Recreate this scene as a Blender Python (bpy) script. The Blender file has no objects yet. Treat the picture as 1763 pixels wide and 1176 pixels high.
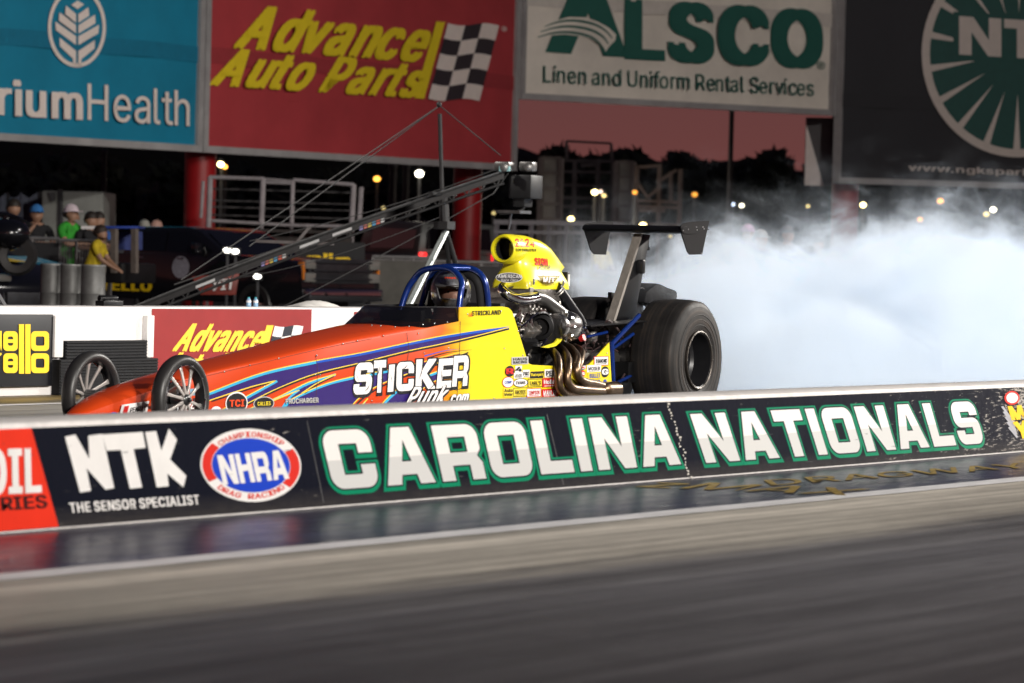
import bpy, bmesh, math, random, os
from mathutils import Vector, Matrix
from mathutils.geometry import tessellate_polygon
random.seed(7)
sc = bpy.context.scene
COL = sc.collection
R = math.radians
V = Vector

# ------------------------------------------------------------------ camera
PW, PH, FPX = 1763.0, 1176.0, 6800.0
CAM = V((0, 0, 1.07))
TH, PITCH, ROLL = R(28.83), R(1.154), R(1.49)
AX = V((math.cos(TH)*math.cos(PITCH), math.sin(TH)*math.cos(PITCH), -math.sin(PITCH)))
_r0 = V((math.sin(TH), -math.cos(TH), 0)); _u0 = _r0.cross(AX)
RT = _r0*math.cos(ROLL) + _u0*math.sin(ROLL)
UP = _u0*math.cos(ROLL) - _r0*math.sin(ROLL)
cd = bpy.data.cameras.new('camera'); cam = bpy.data.objects.new('camera', cd); COL.objects.link(cam)
cam.matrix_world = Matrix(((RT.x, UP.x, -AX.x, CAM.x), (RT.y, UP.y, -AX.y, CAM.y), (RT.z, UP.z, -AX.z, CAM.z), (0, 0, 0, 1)))
cd.sensor_width = 36.0; cd.lens = FPX/PW*36.0
cd.clip_start = 0.5; cd.clip_end = 2000
cd.dof.use_dof = True; cd.dof.focus_distance = 26.2; cd.dof.aperture_fstop = 4.3; cd.dof.aperture_blades = 9
sc.camera = cam

# ------------------------------------------------------------------ dusk sky
w = bpy.data.worlds.new('World'); sc.world = w; w.use_nodes = True
nt = w.node_tree; nt.nodes.clear()
wo = nt.nodes.new('ShaderNodeOutputWorld'); bg = nt.nodes.new('ShaderNodeBackground')
sky = nt.nodes.new('ShaderNodeTexSky'); sky.sky_type = 'NISHITA'; sky.sun_disc = False
sky.sun_elevation = R(-4.0); sky.sun_rotation = R(90-28); sky.dust_density = 6; sky.air_density = 1.6
tc = nt.nodes.new('ShaderNodeTexCoord'); sx = nt.nodes.new('ShaderNodeSeparateXYZ')
rp = nt.nodes.new('ShaderNodeValToRGB')
nt.links.new(tc.outputs['Generated'], sx.inputs[0]); nt.links.new(sx.outputs[2], rp.inputs[0])
cr = rp.color_ramp
cr.elements[0].position = 0.0; cr.elements[0].color = (1.42, .45, .40, 1)
cr.elements[1].position = 1.0; cr.elements[1].color = (.04, .06, .16, 1)
e = cr.elements.new(.05); e.color = (1.10, .41, .40, 1)
e = cr.elements.new(.25); e.color = (.16, .13, .24, 1)
mxw = nt.nodes.new('ShaderNodeMixRGB'); mxw.inputs[0].default_value = .75
nt.links.new(sky.outputs[0], mxw.inputs[1]); nt.links.new(rp.outputs[0], mxw.inputs[2])
nt.links.new(mxw.outputs[0], bg.inputs['Color']); bg.inputs['Strength'].default_value = 0.15
nt.links.new(bg.outputs[0], wo.inputs[0])

# ------------------------------------------------------------------ lamps: afterglow sun + the strip's floodlight stand-ins, unseen, some added for smoke, pits and billboards
sd = bpy.data.lights.new('afterglow_sun', 'SUN'); sd.energy = .02; sd.angle = R(10); sd.color = (1, .5, .4)
so = bpy.data.objects.new('afterglow_sun', sd); COL.objects.link(so)
so.rotation_euler = (R(84), 0, R(90+28+180))
def flood(p, target, watt, size=70, blend=.6, color=(1, .95, .88), rad=.45):
    l = bpy.data.lights.new('unseen_flood', 'SPOT'); l.energy = watt; l.spot_size = R(size); l.spot_blend = blend
    l.shadow_soft_size = rad; l.color = color
    o = bpy.data.objects.new('unseen_flood', l); COL.objects.link(o); o.location = p
    o.rotation_euler = (V(target)-V(p)).to_track_quat('-Z', 'Y').to_euler()
flood((3, -17, 12), (21.2, 11.6, .4), 40000, 58, 1.0)
flood((5.5, -17.5, 12), (23, 12.3, .5), 18000, 50, 1.0)
flood((30, -18, 15), (26, 13, .6), 20000, 46, .9)
flood((33, -18.5, 15), (29, 14, .6), 18000, 46, .9)
flood((66, -3, 17), (36, 14.5, .6), 84000, 36, .8)  # unseen lamp added to brighten the tyre smoke
flood((26, 33, 16), (38, 14.6, .9), 15000, 40, .7)  # unseen back lamp, added on the pit side to light the smoke
flood((46, 6, 17), (51, 34, 1.2), 9000, 56, .8)  # unseen lamp over the track, added to lift the dark pits
flood((40, -8, 17), (70, 38, 5.0), 27000, 52, .8)  # unseen lamp added to light the billboards

vs = sc.view_settings
sc.display_settings.display_device = 'sRGB'
vs.view_transform = 'Standard'; vs.look = 'None'; vs.exposure = 0.0; vs.gamma = 1.0; vs.use_curve_mapping = False
sc.render.engine = 'CYCLES'
cy = sc.cycles
cy.use_denoising = True
try: cy.denoiser = 'OPENIMAGEDENOISE'
except Exception: pass
cy.max_bounces = 10; cy.diffuse_bounces = 3; cy.glossy_bounces = 4; cy.transmission_bounces = 4
cy.transparent_max_bounces = 8; cy.volume_bounces = 8; cy.volume_step_rate = .8; cy.volume_max_steps = 160
cy.sample_clamp_indirect = 4.0; cy.caustics_reflective = False; cy.caustics_refractive = False

# ------------------------------------------------------------------ pixel -> place helpers (each at its own real depth)
def ray(x, y): return AX + RT*((x-PW/2)/FPX) - UP*((y-PH/2)/FPX)
def onY(x, y, Y): d = ray(x, y); return CAM + d*(Y/d.y)
def onX(x, y, X): d = ray(x, y); return CAM + d*(X/d.x)
def onZ(x, y, Z=0.0): d = ray(x, y); return CAM + d*((Z-CAM.z)/d.z)
def atd(x, y, z): return CAM + ray(x, y)*z
def onP(x, y, P0, n): d = ray(x, y); return CAM + d*((P0-CAM).dot(n)/d.dot(n))
def sr(r, g, b):
    f = lambda c: (c/255/12.92) if c/255 <= .04045 else ((c/255+.055)/1.055)**2.4
    return (f(r), f(g), f(b), 1)

# ------------------------------------------------------------------ materials
MATS = {}
def mat(name, col, rough=.5, metal=0.0, spec=.5, var=.12, vscale=6.0, bump=0.0, bscale=40.0, coat=0.0, alpha=1.0, trans=0.0, emit=0.0, vstretch=(1, 1, 1), rvar=0.0):
    if name in MATS: return MATS[name]
    m = bpy.data.materials.new(name); m.use_nodes = True; t = m.node_tree; b = t.nodes['Principled BSDF']
    if len(col) == 3: col = (*col, 1)
    b.inputs['Base Color'].default_value = col; b.inputs['Roughness'].default_value = rough
    b.inputs['Metallic'].default_value = metal; b.inputs['Specular IOR Level'].default_value = spec
    if coat: b.inputs['Coat Weight'].default_value = coat; b.inputs['Coat Roughness'].default_value = .06
    if alpha < 1: b.inputs['Alpha'].default_value = alpha
    if trans: b.inputs['Transmission Weight'].default_value = trans
    if emit:
        b.inputs['Emission Color'].default_value = col; b.inputs['Emission Strength'].default_value = emit
    if var or bump or rvar:
        tcn = t.nodes.new('ShaderNodeTexCoord'); mp = t.nodes.new('ShaderNodeMapping'); mp.inputs['Scale'].default_value = vstretch
        t.links.new(tcn.outputs['Object'], mp.inputs[0])
    if var or rvar:
        nz = t.nodes.new('ShaderNodeTexNoise'); nz.inputs['Scale'].default_value = vscale; nz.inputs['Detail'].default_value = 5; nz.inputs['Roughness'].default_value = .65
        t.links.new(mp.outputs[0], nz.inputs['Vector'])
    if var:
        mr = t.nodes.new('ShaderNodeMapRange'); mr.inputs[1].default_value = .3; mr.inputs[2].default_value = .7
        mr.inputs[3].default_value = 1-var; mr.inputs[4].default_value = 1+var
        t.links.new(nz.outputs[0], mr.inputs[0])
        mx = t.nodes.new('ShaderNodeMixRGB'); mx.blend_type = 'MULTIPLY'; mx.inputs[0].default_value = 1; mx.inputs[1].default_value = col
        t.links.new(mr.outputs[0], mx.inputs[2]); t.links.new(mx.outputs[0], b.inputs['Base Color'])
    if rvar:
        m2 = t.nodes.new('ShaderNodeMapRange'); m2.inputs[1].default_value = .3; m2.inputs[2].default_value = .7
        m2.inputs[3].default_value = max(.02, rough-rvar); m2.inputs[4].default_value = rough+rvar
        t.links.new(nz.outputs[0], m2.inputs[0]); t.links.new(m2.outputs[0], b.inputs['Roughness'])
    if bump:
        n2 = t.nodes.new('ShaderNodeTexNoise'); n2.inputs['Scale'].default_value = bscale; n2.inputs['Detail'].default_value = 4
        t.links.new(mp.outputs[0], n2.inputs['Vector'])
        bp = t.nodes.new('ShaderNodeBump'); bp.inputs['Strength'].default_value = bump; bp.inputs['Distance'].default_value = .02
        t.links.new(n2.outputs[0], bp.inputs['Height']); t.links.new(bp.outputs[0], b.inputs['Normal'])
    MATS[name] = m
    return m

# ------------------------------------------------------------------ mesh builder
def loc_of(o):
    l = V((0, 0, 0))
    while o: l += o.location; o = o.parent
    return l
def catmull(pts, k=6):
    pts = [V(p) for p in pts]; out = []
    P = [pts[0]*2-pts[1]] + pts + [pts[-1]*2-pts[-2]]
    for i in range(1, len(P)-2):
        a, b, c, d = P[i-1], P[i], P[i+1], P[i+2]
        for j in range(k):
            t = j/k
            out.append(.5*((2*b)+(c-a)*t+(2*a-5*b+4*c-d)*t*t+(3*b-a-3*c+d)*t**3))
    out.append(pts[-1]); return out
class MB:
    def __init__(s): s.v = []; s.f = []; s.m = []; s.mi = 0
    def add(s, vs, fs):
        o = len(s.v); s.v += [V(p) for p in vs]
        for f in fs: s.f.append([i+o for i in f]); s.m.append(s.mi)
        return s
    def box(s, c, d, Rm=None):
        c = V(c); vs = []
        for x in (-.5, .5):
            for y in (-.5, .5):
                for z in (-.5, .5):
                    p = V((x*d[0], y*d[1], z*d[2])); vs.append(c+(Rm @ p if Rm else p))
        return s.add(vs, [(0, 1, 3, 2), (4, 6, 7, 5), (0, 4, 5, 1), (2, 3, 7, 6), (0, 2, 6, 4), (1, 5, 7, 3)])
    def bar(s, p0, p1, w, h=None):
        p0 = V(p0); p1 = V(p1); h = h or w; d = (p1-p0); L = d.length; d.normalize()
        up = V((0, 0, 1)) if abs(d.z) < .95 else V((1, 0, 0)); sd_ = d.cross(up).normalized(); up = sd_.cross(d)
        Rm = Matrix((d, sd_, up)).transposed()
        return s.box((p0+p1)/2, (L, w, h), Rm)
    def tube(s, pts, r, n=10, cap=True):
        pts = [V(p) for p in pts]; k = len(pts); rr = r if isinstance(r, (list, tuple)) else [r]*k
        t0 = (pts[1]-pts[0]).normalized(); nn = t0.orthogonal().normalized(); rings = []
        for i in range(k):
            t = (pts[min(i+1, k-1)]-pts[max(i-1, 0)]).normalized()
            nn = (nn-t*nn.dot(t)).normalized(); b = t.cross(nn)
            rings.append([pts[i]+(nn*math.cos(2*math.pi*j/n)+b*math.sin(2*math.pi*j/n))*rr[i] for j in range(n)])
        return s.loft(rings, cap)
    def loft(s, rings, cap=True, closed=True):
        n = len(rings[0]); vs = [p for r_ in rings for p in r_]; fs = []
        for i in range(len(rings)-1):
            for j in range(n if closed else n-1):
                j2 = (j+1) % n; fs.append((i*n+j, i*n+j2, (i+1)*n+j2, (i+1)*n+j))
        if cap and closed: fs.append(tuple(range(n-1, -1, -1))); fs.append(tuple((len(rings)-1)*n+j for j in range(n)))
        return s.add(vs, fs)
    def cyl(s, p0, p1, r0, r1=None, n=14): return s.tube([p0, p1], [r0, r0 if r1 is None else r1], n)
    def lathe(s, c, ax, prof, n=48, cap=False):
        c = V(c); ax = V(ax).normalized(); a = ax.orthogonal().normalized(); b = ax.cross(a)
        return s.loft([[c+ax*h+(a*math.cos(2*math.pi*j/n)+b*math.sin(2*math.pi*j/n))*r for j in range(n)] for h, r in prof], cap)
    def prism(s, pts, vec):
        pts = [V(p) for p in pts]; vec = V(vec); n = len(pts)
        return s.add(pts+[p+vec for p in pts], [tuple(range(n)), tuple(range(2*n-1, n-1, -1))]+[(i, (i+1) % n, n+(i+1) % n, n+i) for i in range(n)])
    def poly(s, pts): return s.add(pts, [tuple(range(len(pts)))])
    def sph(s, c, r, n=12, m=8):
        c = V(c); r = V((r, r, r)) if not hasattr(r, '__len__') else V(r); vs = []; fs = []
        for i in range(1, m):
            a = math.pi*i/m
            for j in range(n):
                b = 2*math.pi*j/n; vs.append(c+V((r.x*math.sin(a)*math.cos(b), r.y*math.sin(a)*math.sin(b), r.z*math.cos(a))))
        for i in range(m-2):
            for j in range(n): fs.append((i*n+j, (i+1)*n+j, (i+1)*n+(j+1) % n, i*n+(j+1) % n))
        vs += [c+V((0, 0, r.z)), c-V((0, 0, r.z))]; a = len(vs)-2
        for j in range(n): fs.append((a, j, (j+1) % n)); fs.append((a+1, (m-2)*n+(j+1) % n, (m-2)*n+j))
        return s.add(vs, fs)
    def tris2d(s, loops, fn):      # 2-D loops (outer + holes) mapped by fn
        flat = [p for l in loops for p in l]
        tr = tessellate_polygon([[V((p[0], p[1], 0)) for p in l] for l in loops])
        return s.add([fn(*p) for p in flat], [tuple(t) for t in tr])
    def text(s, body, A, B, D, lift=V((0, 0, 0)), bold=0.0, extra=0.0, font='inter', shear=0.0):
        """lettering in the plane of A, B, D; heavy weights are stacked hair-thin layers so counters stay open"""
        A = V(A); B = V(B); D = V(D); n = (B-A).cross(D-A).normalized()
        if n.dot(CAM-A) < 0: n = -n
        st_ = .00014 if A.length < 32 else .0035
        d = bold*.85; o0 = 0.0
        if extra: k = d+extra; sh = [(0, 0)]+[(k*math.cos(R(a_)), k*math.sin(R(a_))) for a_ in range(0, 360, 30)]+([(d, 0), (-d, 0)] if d else [])
        elif d: sh = [(0, 0), (d, d*.35), (-d, -d*.35), (d, -d*.35), (-d, d*.35)]+([(d*.5, 0), (-d*.5, 0)] if d > .03 else [])
        else: sh = [(0, 0)]
        vs, fs, em, lay = text2d(body, o0, bold, font, shear)
        for q, (dx, dy) in enumerate(sh):
            s.add([A+(B-A)*(x+dx/em[0])+(D-A)*(y+dy/em[1])+lift+n*(st_*(q+min(len(sh), 7)*1.1*ly)) for (x, y), ly in zip(vs, lay)], fs)
        return s
    def build(s, name, mats, parent=None, smooth=True, bev=0.0, ang=35):
        me = bpy.data.meshes.new(name); off = loc_of(parent) if parent else V((0, 0, 0))
        me.from_pydata([tuple(p-off) for p in s.v], [], s.f)
        mats = mats if isinstance(mats, (list, tuple)) else [mats]
        for m in mats: me.materials.append(m)
        me.polygons.foreach_set('material_index', s.m)
        bm = bmesh.new(); bm.from_mesh(me)
        bmesh.ops.remove_doubles(bm, verts=bm.verts, dist=1e-6)
        bmesh.ops.recalc_face_normals(bm, faces=bm.faces)
        if bev:
            es = [e for e in bm.edges if len(e.link_faces) == 2 and e.calc_face_angle(0) > R(40)]
            bmesh.ops.bevel(bm, geom=es, offset=bev, segments=2, profile=.5, affect='EDGES', clamp_overlap=True)
        bm.to_mesh(me); bm.free()
        if smooth:
            me.polygons.foreach_set('use_smooth', [True]*len(me.polygons)); me.set_sharp_from_angle(angle=R(ang))
        o = bpy.data.objects.new(name, me); COL.objects.link(o)
        if parent: o.parent = parent
        return o

_fonts = {}
def get_font(k):
    if k not in _fonts:
        f = None
        if k == 'inter':
            try: f = bpy.data.fonts.load(os.path.join(bpy.utils.system_resource('DATAFILES', path='fonts'), 'Inter.woff2'))
            except Exception: f = None
        _fonts[k] = f
    return _fonts[k]
_tc = {}
def text2d(body, off, bold, font, shear):
    key = (body, round(off, 4), round(bold, 4), font, shear)
    if key in _tc: return _tc[key]
    cu = bpy.data.curves.new('t', 'FONT'); cu.body = body; cu.offset = off; cu.shear = shear; cu.resolution_u = 4
    f = get_font(font)
    if f: cu.font = f
    cu.space_character = 1+bold*1.9
    cu.fill_mode = 'NONE'
    o = bpy.data.objects.new('t', cu); m = o.to_mesh()
    co = [(p.co.x, p.co.y) for p in m.vertices]; nb_ = {}
    for e_ in m.edges: a_, b_ = e_.vertices; nb_.setdefault(a_, []).append(b_); nb_.setdefault(b_, []).append(a_)
    o.to_mesh_clear(); bpy.data.objects.remove(o); bpy.data.curves.remove(cu)
    loops = []; seen = set()
    for i in sorted(nb_):
        if i in seen: continue
        L_ = [i]; seen.add(i); j = nb_[i][-1] if (i+1) not in nb_[i] else i+1
        while j not in seen:
            L_.append(j); seen.add(j); nx = [q for q in nb_[j] if q not in seen]
            if not nx: break
            j = nx[0]
        q = [co[k] for k in L_]
        if len(q) > 2: loops.append(q)
    area = lambda l: sum(l[k][0]*l[(k+1) % len(l)][1]-l[(k+1) % len(l)][0]*l[k][1] for k in range(len(l)))/2
    def inside(p_, l):
        c = False
        for k in range(len(l)):
            (xa, ya), (xb, yb) = l[k-1], l[k]
            if (ya > p_[1]) != (yb > p_[1]) and p_[0] < (xb-xa)*(p_[1]-ya)/(yb-ya)+xa: c = not c
        return c
    sgn_ = 1 if area(max(loops, key=lambda l: abs(area(l)))) > 0 else -1
    outs = [l for l in loops if area(l)*sgn_ > 0]; holes = [l for l in loops if area(l)*sgn_ <= 0]
    vs, fs, lay = [], [], []
    for k, l in enumerate(outs):
        hs = [h for h in holes if inside(h[0], l)]; fl = [l]+hs; o_ = len(vs)
        for t_ in tessellate_polygon([[V((x, y, 0)) for x, y in q] for q in fl]): fs.append(tuple(i+o_ for i in t_))
        for q in fl: vs += q; lay += [k % 3]*len(q)
    x0 = min(p[0] for p in vs); x1 = max(p[0] for p in vs); y0 = min(p[1] for p in vs); y1 = max(p[1] for p in vs)
    _tc[key] = ([((x-x0)/(x1-x0), (y-y0)/(y1-y0)) for x, y in vs], fs, (x1-x0, y1-y0), lay)
    return _tc[key]

# block alphabet for the big painted words
def arc(cx, cy, r, a0, a1, n=6): return [(cx+r*math.cos(R(a0+(a1-a0)*i/n)), cy+r*math.sin(R(a0+(a1-a0)*i/n))) for i in range(n+1)]
def rrect(x0, y0, x1, y1, r): return arc(x1-r, y1-r, r, 0, 90)+arc(x0+r, y1-r, r, 90, 180)+arc(x0+r, y0+r, r, 180, 270)+arc(x1-r, y0+r, r, 270, 360)
def glyph(c):
    t = .30; v = .235; r = .24
    if c == 'C':
        w = .98; return w, [[(w, .60)]+arc(w-r, 1-r, r, 0, 90)+arc(r, 1-r, r, 90, 180)+arc(r, r, r, 180, 270)+arc(w-r, r, r, 270, 360)+[(w, .40), (w-t, .40), (w-t, v), (t, v), (t, 1-v), (w-t, 1-v), (w-t, .60)]]
    if c == 'O': w = 1.0; return w, [rrect(0, 0, w, 1, r), [(t, v), (t, 1-v), (w-t, 1-v), (w-t, v)]]
    if c == 'A': w = 1.06; return w, [[(0, 0), (.33, 1), (.73, 1), (w, 0), (.73, 0), (.69, .17), (.36, .17), (.31, 0)], [(.42, .40), (.53, .78), (.63, .40)]]
    if c == 'R': w = 1.0; return w, [[(0, 0), (0, 1)]+arc(w-r, 1-r, r, 90, 0)+[(w, .55), (w-.1, .43), (w, .30), (w, 0), (w-t, 0), (w-t, .27), (t, .27), (t, 0)], [(t, .50), (w-t, .50), (w-t, .78), (t, .78)]]
    if c == 'L': w = .84; return w, [[(0, 0), (w, 0), (w, v), (t, v), (t, 1), (0, 1)]]
    if c == 'I': return t, [[(0, 0), (t, 0), (t, 1), (0, 1)]]
    if c == 'N': w = 1.02; return w, [[(0, 0), (0, 1), (.34, 1), (w-t, .42), (w-t, 1), (w, 1), (w, 0), (w-.32, 0), (t, .60), (t, 0)]]
    if c == 'T': w = .92; h = (w-t)/2; return w, [[(h, 0), (h+t, 0), (h+t, 1-v), (w, 1-v), (w, 1), (0, 1), (0, 1-v), (h, 1-v)]]
    if c == 'H': w = .96; return w, [[(0, 0), (0, 1), (t, 1), (t, .62), (w-t, .62), (w-t, 1), (w, 1), (w, 0), (w-t, 0), (w-t, .40), (t, .40), (t, 0)]]
    if c == 'E': w = .86; return w, [[(0, 0), (0, 1), (w, 1), (w, 1-v), (t, 1-v), (t, .61), (w-.06, .61), (w-.06, .40), (t, .40), (t, v), (w, v), (w, 0)]]
    if c == 'K': w = 1.0; return w, [[(0, 0), (0, 1), (t, 1), (t, .62), (.62, 1), (w, 1), (w, .95), (.55, .52), (w, .05), (w, 0), (.64, 0), (t, .38), (t, 0)]]
    if c == 'S':
        w = .94; return w, [[(w, .68)]+arc(w-r, 1-r, r, 0, 90)+arc(r, 1-r, r, 90, 180)+arc(r*.9, .40+r*.9, r*.9, 180, 270)+[(w-t, .40), (w-t, v), (t, v), (t, .33), (0, .33)]+arc(r, r, r, 180, 270)+arc(w-r, r, r, 270, 360)+arc(w-r*.9, .62-r*.9, r*.9, 0, 90)+[(t, .62), (t, 1-v), (w-t, 1-v), (w-t, .68)]]
def grow(loop, d):
    out = []; n = len(loop); A = sum(loop[i][0]*loop[(i+1) % n][1]-loop[(i+1) % n][0]*loop[i][1] for i in range(n)); sg = 1 if A > 0 else -1
    L2 = [p for i, p in enumerate(loop) if (V(p)-V(loop[i-1])).length > 1e-5]; n = len(L2)
    for i in range(n):
        p = V(L2[i]); a = (p-V(L2[i-1])).normalized(); b = (V(L2[(i+1) % n])-p).normalized()
        na = V((a.y, -a.x)); nb = V((b.y, -b.x)); m = na+nb
        if m.length < .3: m = na
        m = m.normalized(); k = d/max(.45, m.dot(na)); q = p+m*k*sg; out.append((q.x, q.y))
    return out
def word(mb, s, A, B, D, lift, gro=0.0, gap=.17):
    A = V(A); B = V(B); D = V(D); x = 0; L = []
    for c in s: w_, lo = glyph(c); L.append((x, lo)); x += w_+gap
    W_ = x-gap
    for x0, lo in L:
        loops = [grow(l, gro if i == 0 else -gro) for i, l in enumerate(lo)] if gro else lo
        mb.tris2d(loops, lambda a, b: A+(B-A)*((a+x0)/W_)+(D-A)*b+lift)

# ------------------------------------------------------------------ things
def tag(o, label=None, cat=None, group=None, kind=None):
    if label: o['label'] = label
    if cat: o['category'] = cat
    if group: o['group'] = group
    if kind: o['kind'] = kind
    return o
def thing(name, label, cat, loc=(0, 0, 0), group=None):
    o = bpy.data.objects.new(name, None); COL.objects.link(o); o.location = loc; o.empty_display_size = .1
    return tag(o, label, cat, group)
def copy_tree(o, parent=None):
    c = o.copy(); COL.objects.link(c)
    if parent: c.parent = parent
    for ch in list(o.children): copy_tree(ch, c)
    return c
# ================================================================== SETTING
def road_mat(name, stops, rough, stripe=.35, spec=.5, sx=.22, sy=14.0, rlow=None, bumps=.15):
    """surface whose colour runs across the strip (world Y) with long rubber streaks along it (world X)"""
    m = bpy.data.materials.new(name); m.use_nodes = True; t = m.node_tree; b = t.nodes['Principled BSDF']
    N = t.nodes.new; L = t.links.new
    tcn = N('ShaderNodeTexCoord'); sp = N('ShaderNodeSeparateXYZ'); L(tcn.outputs['Object'], sp.inputs[0])
    mp = N('ShaderNodeMapping'); mp.inputs['Scale'].default_value = (sx, sy*.12, 1); L(tcn.outputs['Object'], mp.inputs[0])
    n1 = N('ShaderNodeTexNoise'); n1.inputs['Scale'].default_value = 1.6; n1.inputs['Detail'].default_value = 8; n1.inputs['Roughness'].default_value = .68; L(mp.outputs[0], n1.inputs['Vector'])
    mp2 = N('ShaderNodeMapping'); mp2.inputs['Scale'].default_value = (1.2, 4, 1); L(tcn.outputs['Object'], mp2.inputs[0])
    n2 = N('ShaderNodeTexNoise'); n2.inputs['Scale'].default_value = 3; n2.inputs['Detail'].default_value = 10; n2.inputs['Roughness'].default_value = .75; L(mp2.outputs[0], n2.inputs['Vector'])
    # wobble the band edges with the streak noise
    ad = N('ShaderNodeMath'); ad.operation = 'MULTIPLY_ADD'; L(n1.outputs[0], ad.inputs[0]); ad.inputs[1].default_value = .9; L(sp.outputs[1], ad.inputs[2])
    y0, y1 = stops[0][0], stops[-1][0]
    mr = N('ShaderNodeMapRange'); mr.inputs[1].default_value = y0+.45; mr.inputs[2].default_value = y1+.45; L(ad.outputs[0], mr.inputs[0])
    rp = N('ShaderNodeValToRGB'); L(mr.outputs[0], rp.inputs[0]); cr = rp.color_ramp
    for i, (y, c) in enumerate(stops):
        p = (y-y0)/(y1-y0)
        e = cr.elements[0] if i == 0 else (cr.elements[-1] if i == len(stops)-1 else cr.elements.new(p))
        e.position = p; e.color = (*c, 1)
    mp3 = N('ShaderNodeMapping'); mp3.inputs['Scale'].default_value = (sx*.5, sy*.8, 1); L(tcn.outputs['Object'], mp3.inputs[0])
    n4 = N('ShaderNodeTexNoise'); n4.inputs['Scale'].default_value = 1.0; n4.inputs['Detail'].default_value = 5; L(mp3.outputs[0], n4.inputs['Vector'])
    m4 = N('ShaderNodeMapRange'); m4.inputs[1].default_value = .3; m4.inputs[2].default_value = .7; m4.inputs[3].default_value = .72; m4.inputs[4].default_value = 1.28; L(n4.outputs[0], m4.inputs[0])
    m1 = N('ShaderNodeMapRange'); m1.inputs[1].default_value = .25; m1.inputs[2].default_value = .75; m1.inputs[3].default_value = 1-stripe; m1.inputs[4].default_value = 1+stripe; L(n1.outputs[0], m1.inputs[0])
    m2 = N('ShaderNodeMapRange'); m2.inputs[1].default_value = .25; m2.inputs[2].default_value = .75; m2.inputs[3].default_value = .8; m2.inputs[4].default_value = 1.2; L(n2.outputs[0], m2.inputs[0])
    mu = N('ShaderNodeMath'); mu.operation = 'MULTIPLY'; L(m1.outputs[0], mu.inputs[0]); L(m2.outputs[0], mu.inputs[1])
    mu4 = N('ShaderNodeMath'); mu4.operation = 'MULTIPLY'; L(mu.outputs[0], mu4.inputs[0]); L(m4.outputs[0], mu4.inputs[1]); mu = mu4
    mx = N('ShaderNodeMixRGB'); mx.blend_type = 'MULTIPLY'; mx.inputs[0].default_value = 1; L(rp.outputs[0], mx.inputs[1]); L(mu.outputs[0], mx.inputs[2])
    L(mx.outputs[0], b.inputs['Base Color'])
    r = N('ShaderNodeMapRange'); r.inputs[1].default_value = .3; r.inputs[2].default_value = .7; r.inputs[3].default_value = rough if rlow is None else rlow; r.inputs[4].default_value = rough; L(n2.outputs[0], r.inputs[0]); L(r.outputs[0], b.inputs['Roughness'])
    b.inputs['Specular IOR Level'].default_value = spec
    bp = N('ShaderNodeBump'); bp.inputs['Strength'].default_value = bumps; bp.inputs['Distance'].default_value = .01; L(n2.outputs[0], bp.inputs['Height']); L(bp.outputs[0], b.inputs['Normal'])
    return m
def sheet(name, x0, x1, y0, y1, z, m):
    mb = MB(); mb.poly([(x0, y0, z), (x1, y0, z), (x1, y1, z), (x0, y1, z)])
    return tag(mb.build(name, m, smooth=False), kind='structure')

sheet('ground', -700, 900, -700, 900, -.02, mat('pit_asphalt', (.035, .034, .036), .85, var=.3, vscale=.6, bump=.2))
sheet('near_lane', -40, 160, -14, 7.6, 0, road_mat('lane_rubber', [(-2, (.026, .021, .021)), (3.4, (.052, .046, .047)), (4.6, (.088, .084, .088)), (5.9, (.125, .122, .13)), (6.35, (.14, .136, .138)), (6.65, (.40, .37, .32)), (7.6, (.50, .46, .40))], .62, stripe=.55, sx=.10, rlow=.45))
sheet('barrier_strip', -40, 160, 7.6, 9.0, 0, road_mat('strip_sealed', [(7.5, (.030, .036, .082)), (8.2, (.024, .029, .066)), (9.0, (.03, .03, .046))], .42, stripe=.5, sx=.5, rlow=.24, spec=.55, bumps=.06))
sheet('far_lane', -40, 160, 9.0, 16.2, 0, road_mat('far_lane_rubber', [(9, (.20, .19, .175)), (10.5, (.09, .088, .085)), (14, (.09, .088, .085)), (15.6, (.30, .285, .26)), (16.2, (.3, .28, .25))], .6, stripe=.3))
sheet('far_strip', -40, 160, 16.2, 18, 0, road_mat('far_strip_paint', [(16.2, (.06, .045, .02)), (16.7, (.16, .11, .03)), (18, (.03, .03, .03))], .5, stripe=.6))
PAINT_W = mat('line_paint', (.78, .77, .78), .6, var=.22, vscale=5, vstretch=(.4, 3, 1), bump=.1)
sheet('lane_line', -40, 160, 7.53, 7.69, .004, PAINT_W)
sheet('far_lane_line', -40, 160, 15.95, 16.07, .004, PAINT_W)
# worn yellow stencil lying on the sealed strip, read from the starting line
mb = MB()
YEL = mat('strip_yellow', (.27, .185, .045), .6, var=.45, vscale=6, vstretch=(.4, 3, 1))
mb.text('zMAX', onZ(1095, 838, .004), onZ(1455, 853, .004), onZ(1150, 828, .004), bold=.01)
mb.text('DRAGWAY RACE', onZ(1330, 836, .004), onZ(1990, 790, .004), onZ(1315, 826.5, .004), bold=.01)
tag(mb.build('strip_lettering', YEL, smooth=False), kind='structure')

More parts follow.
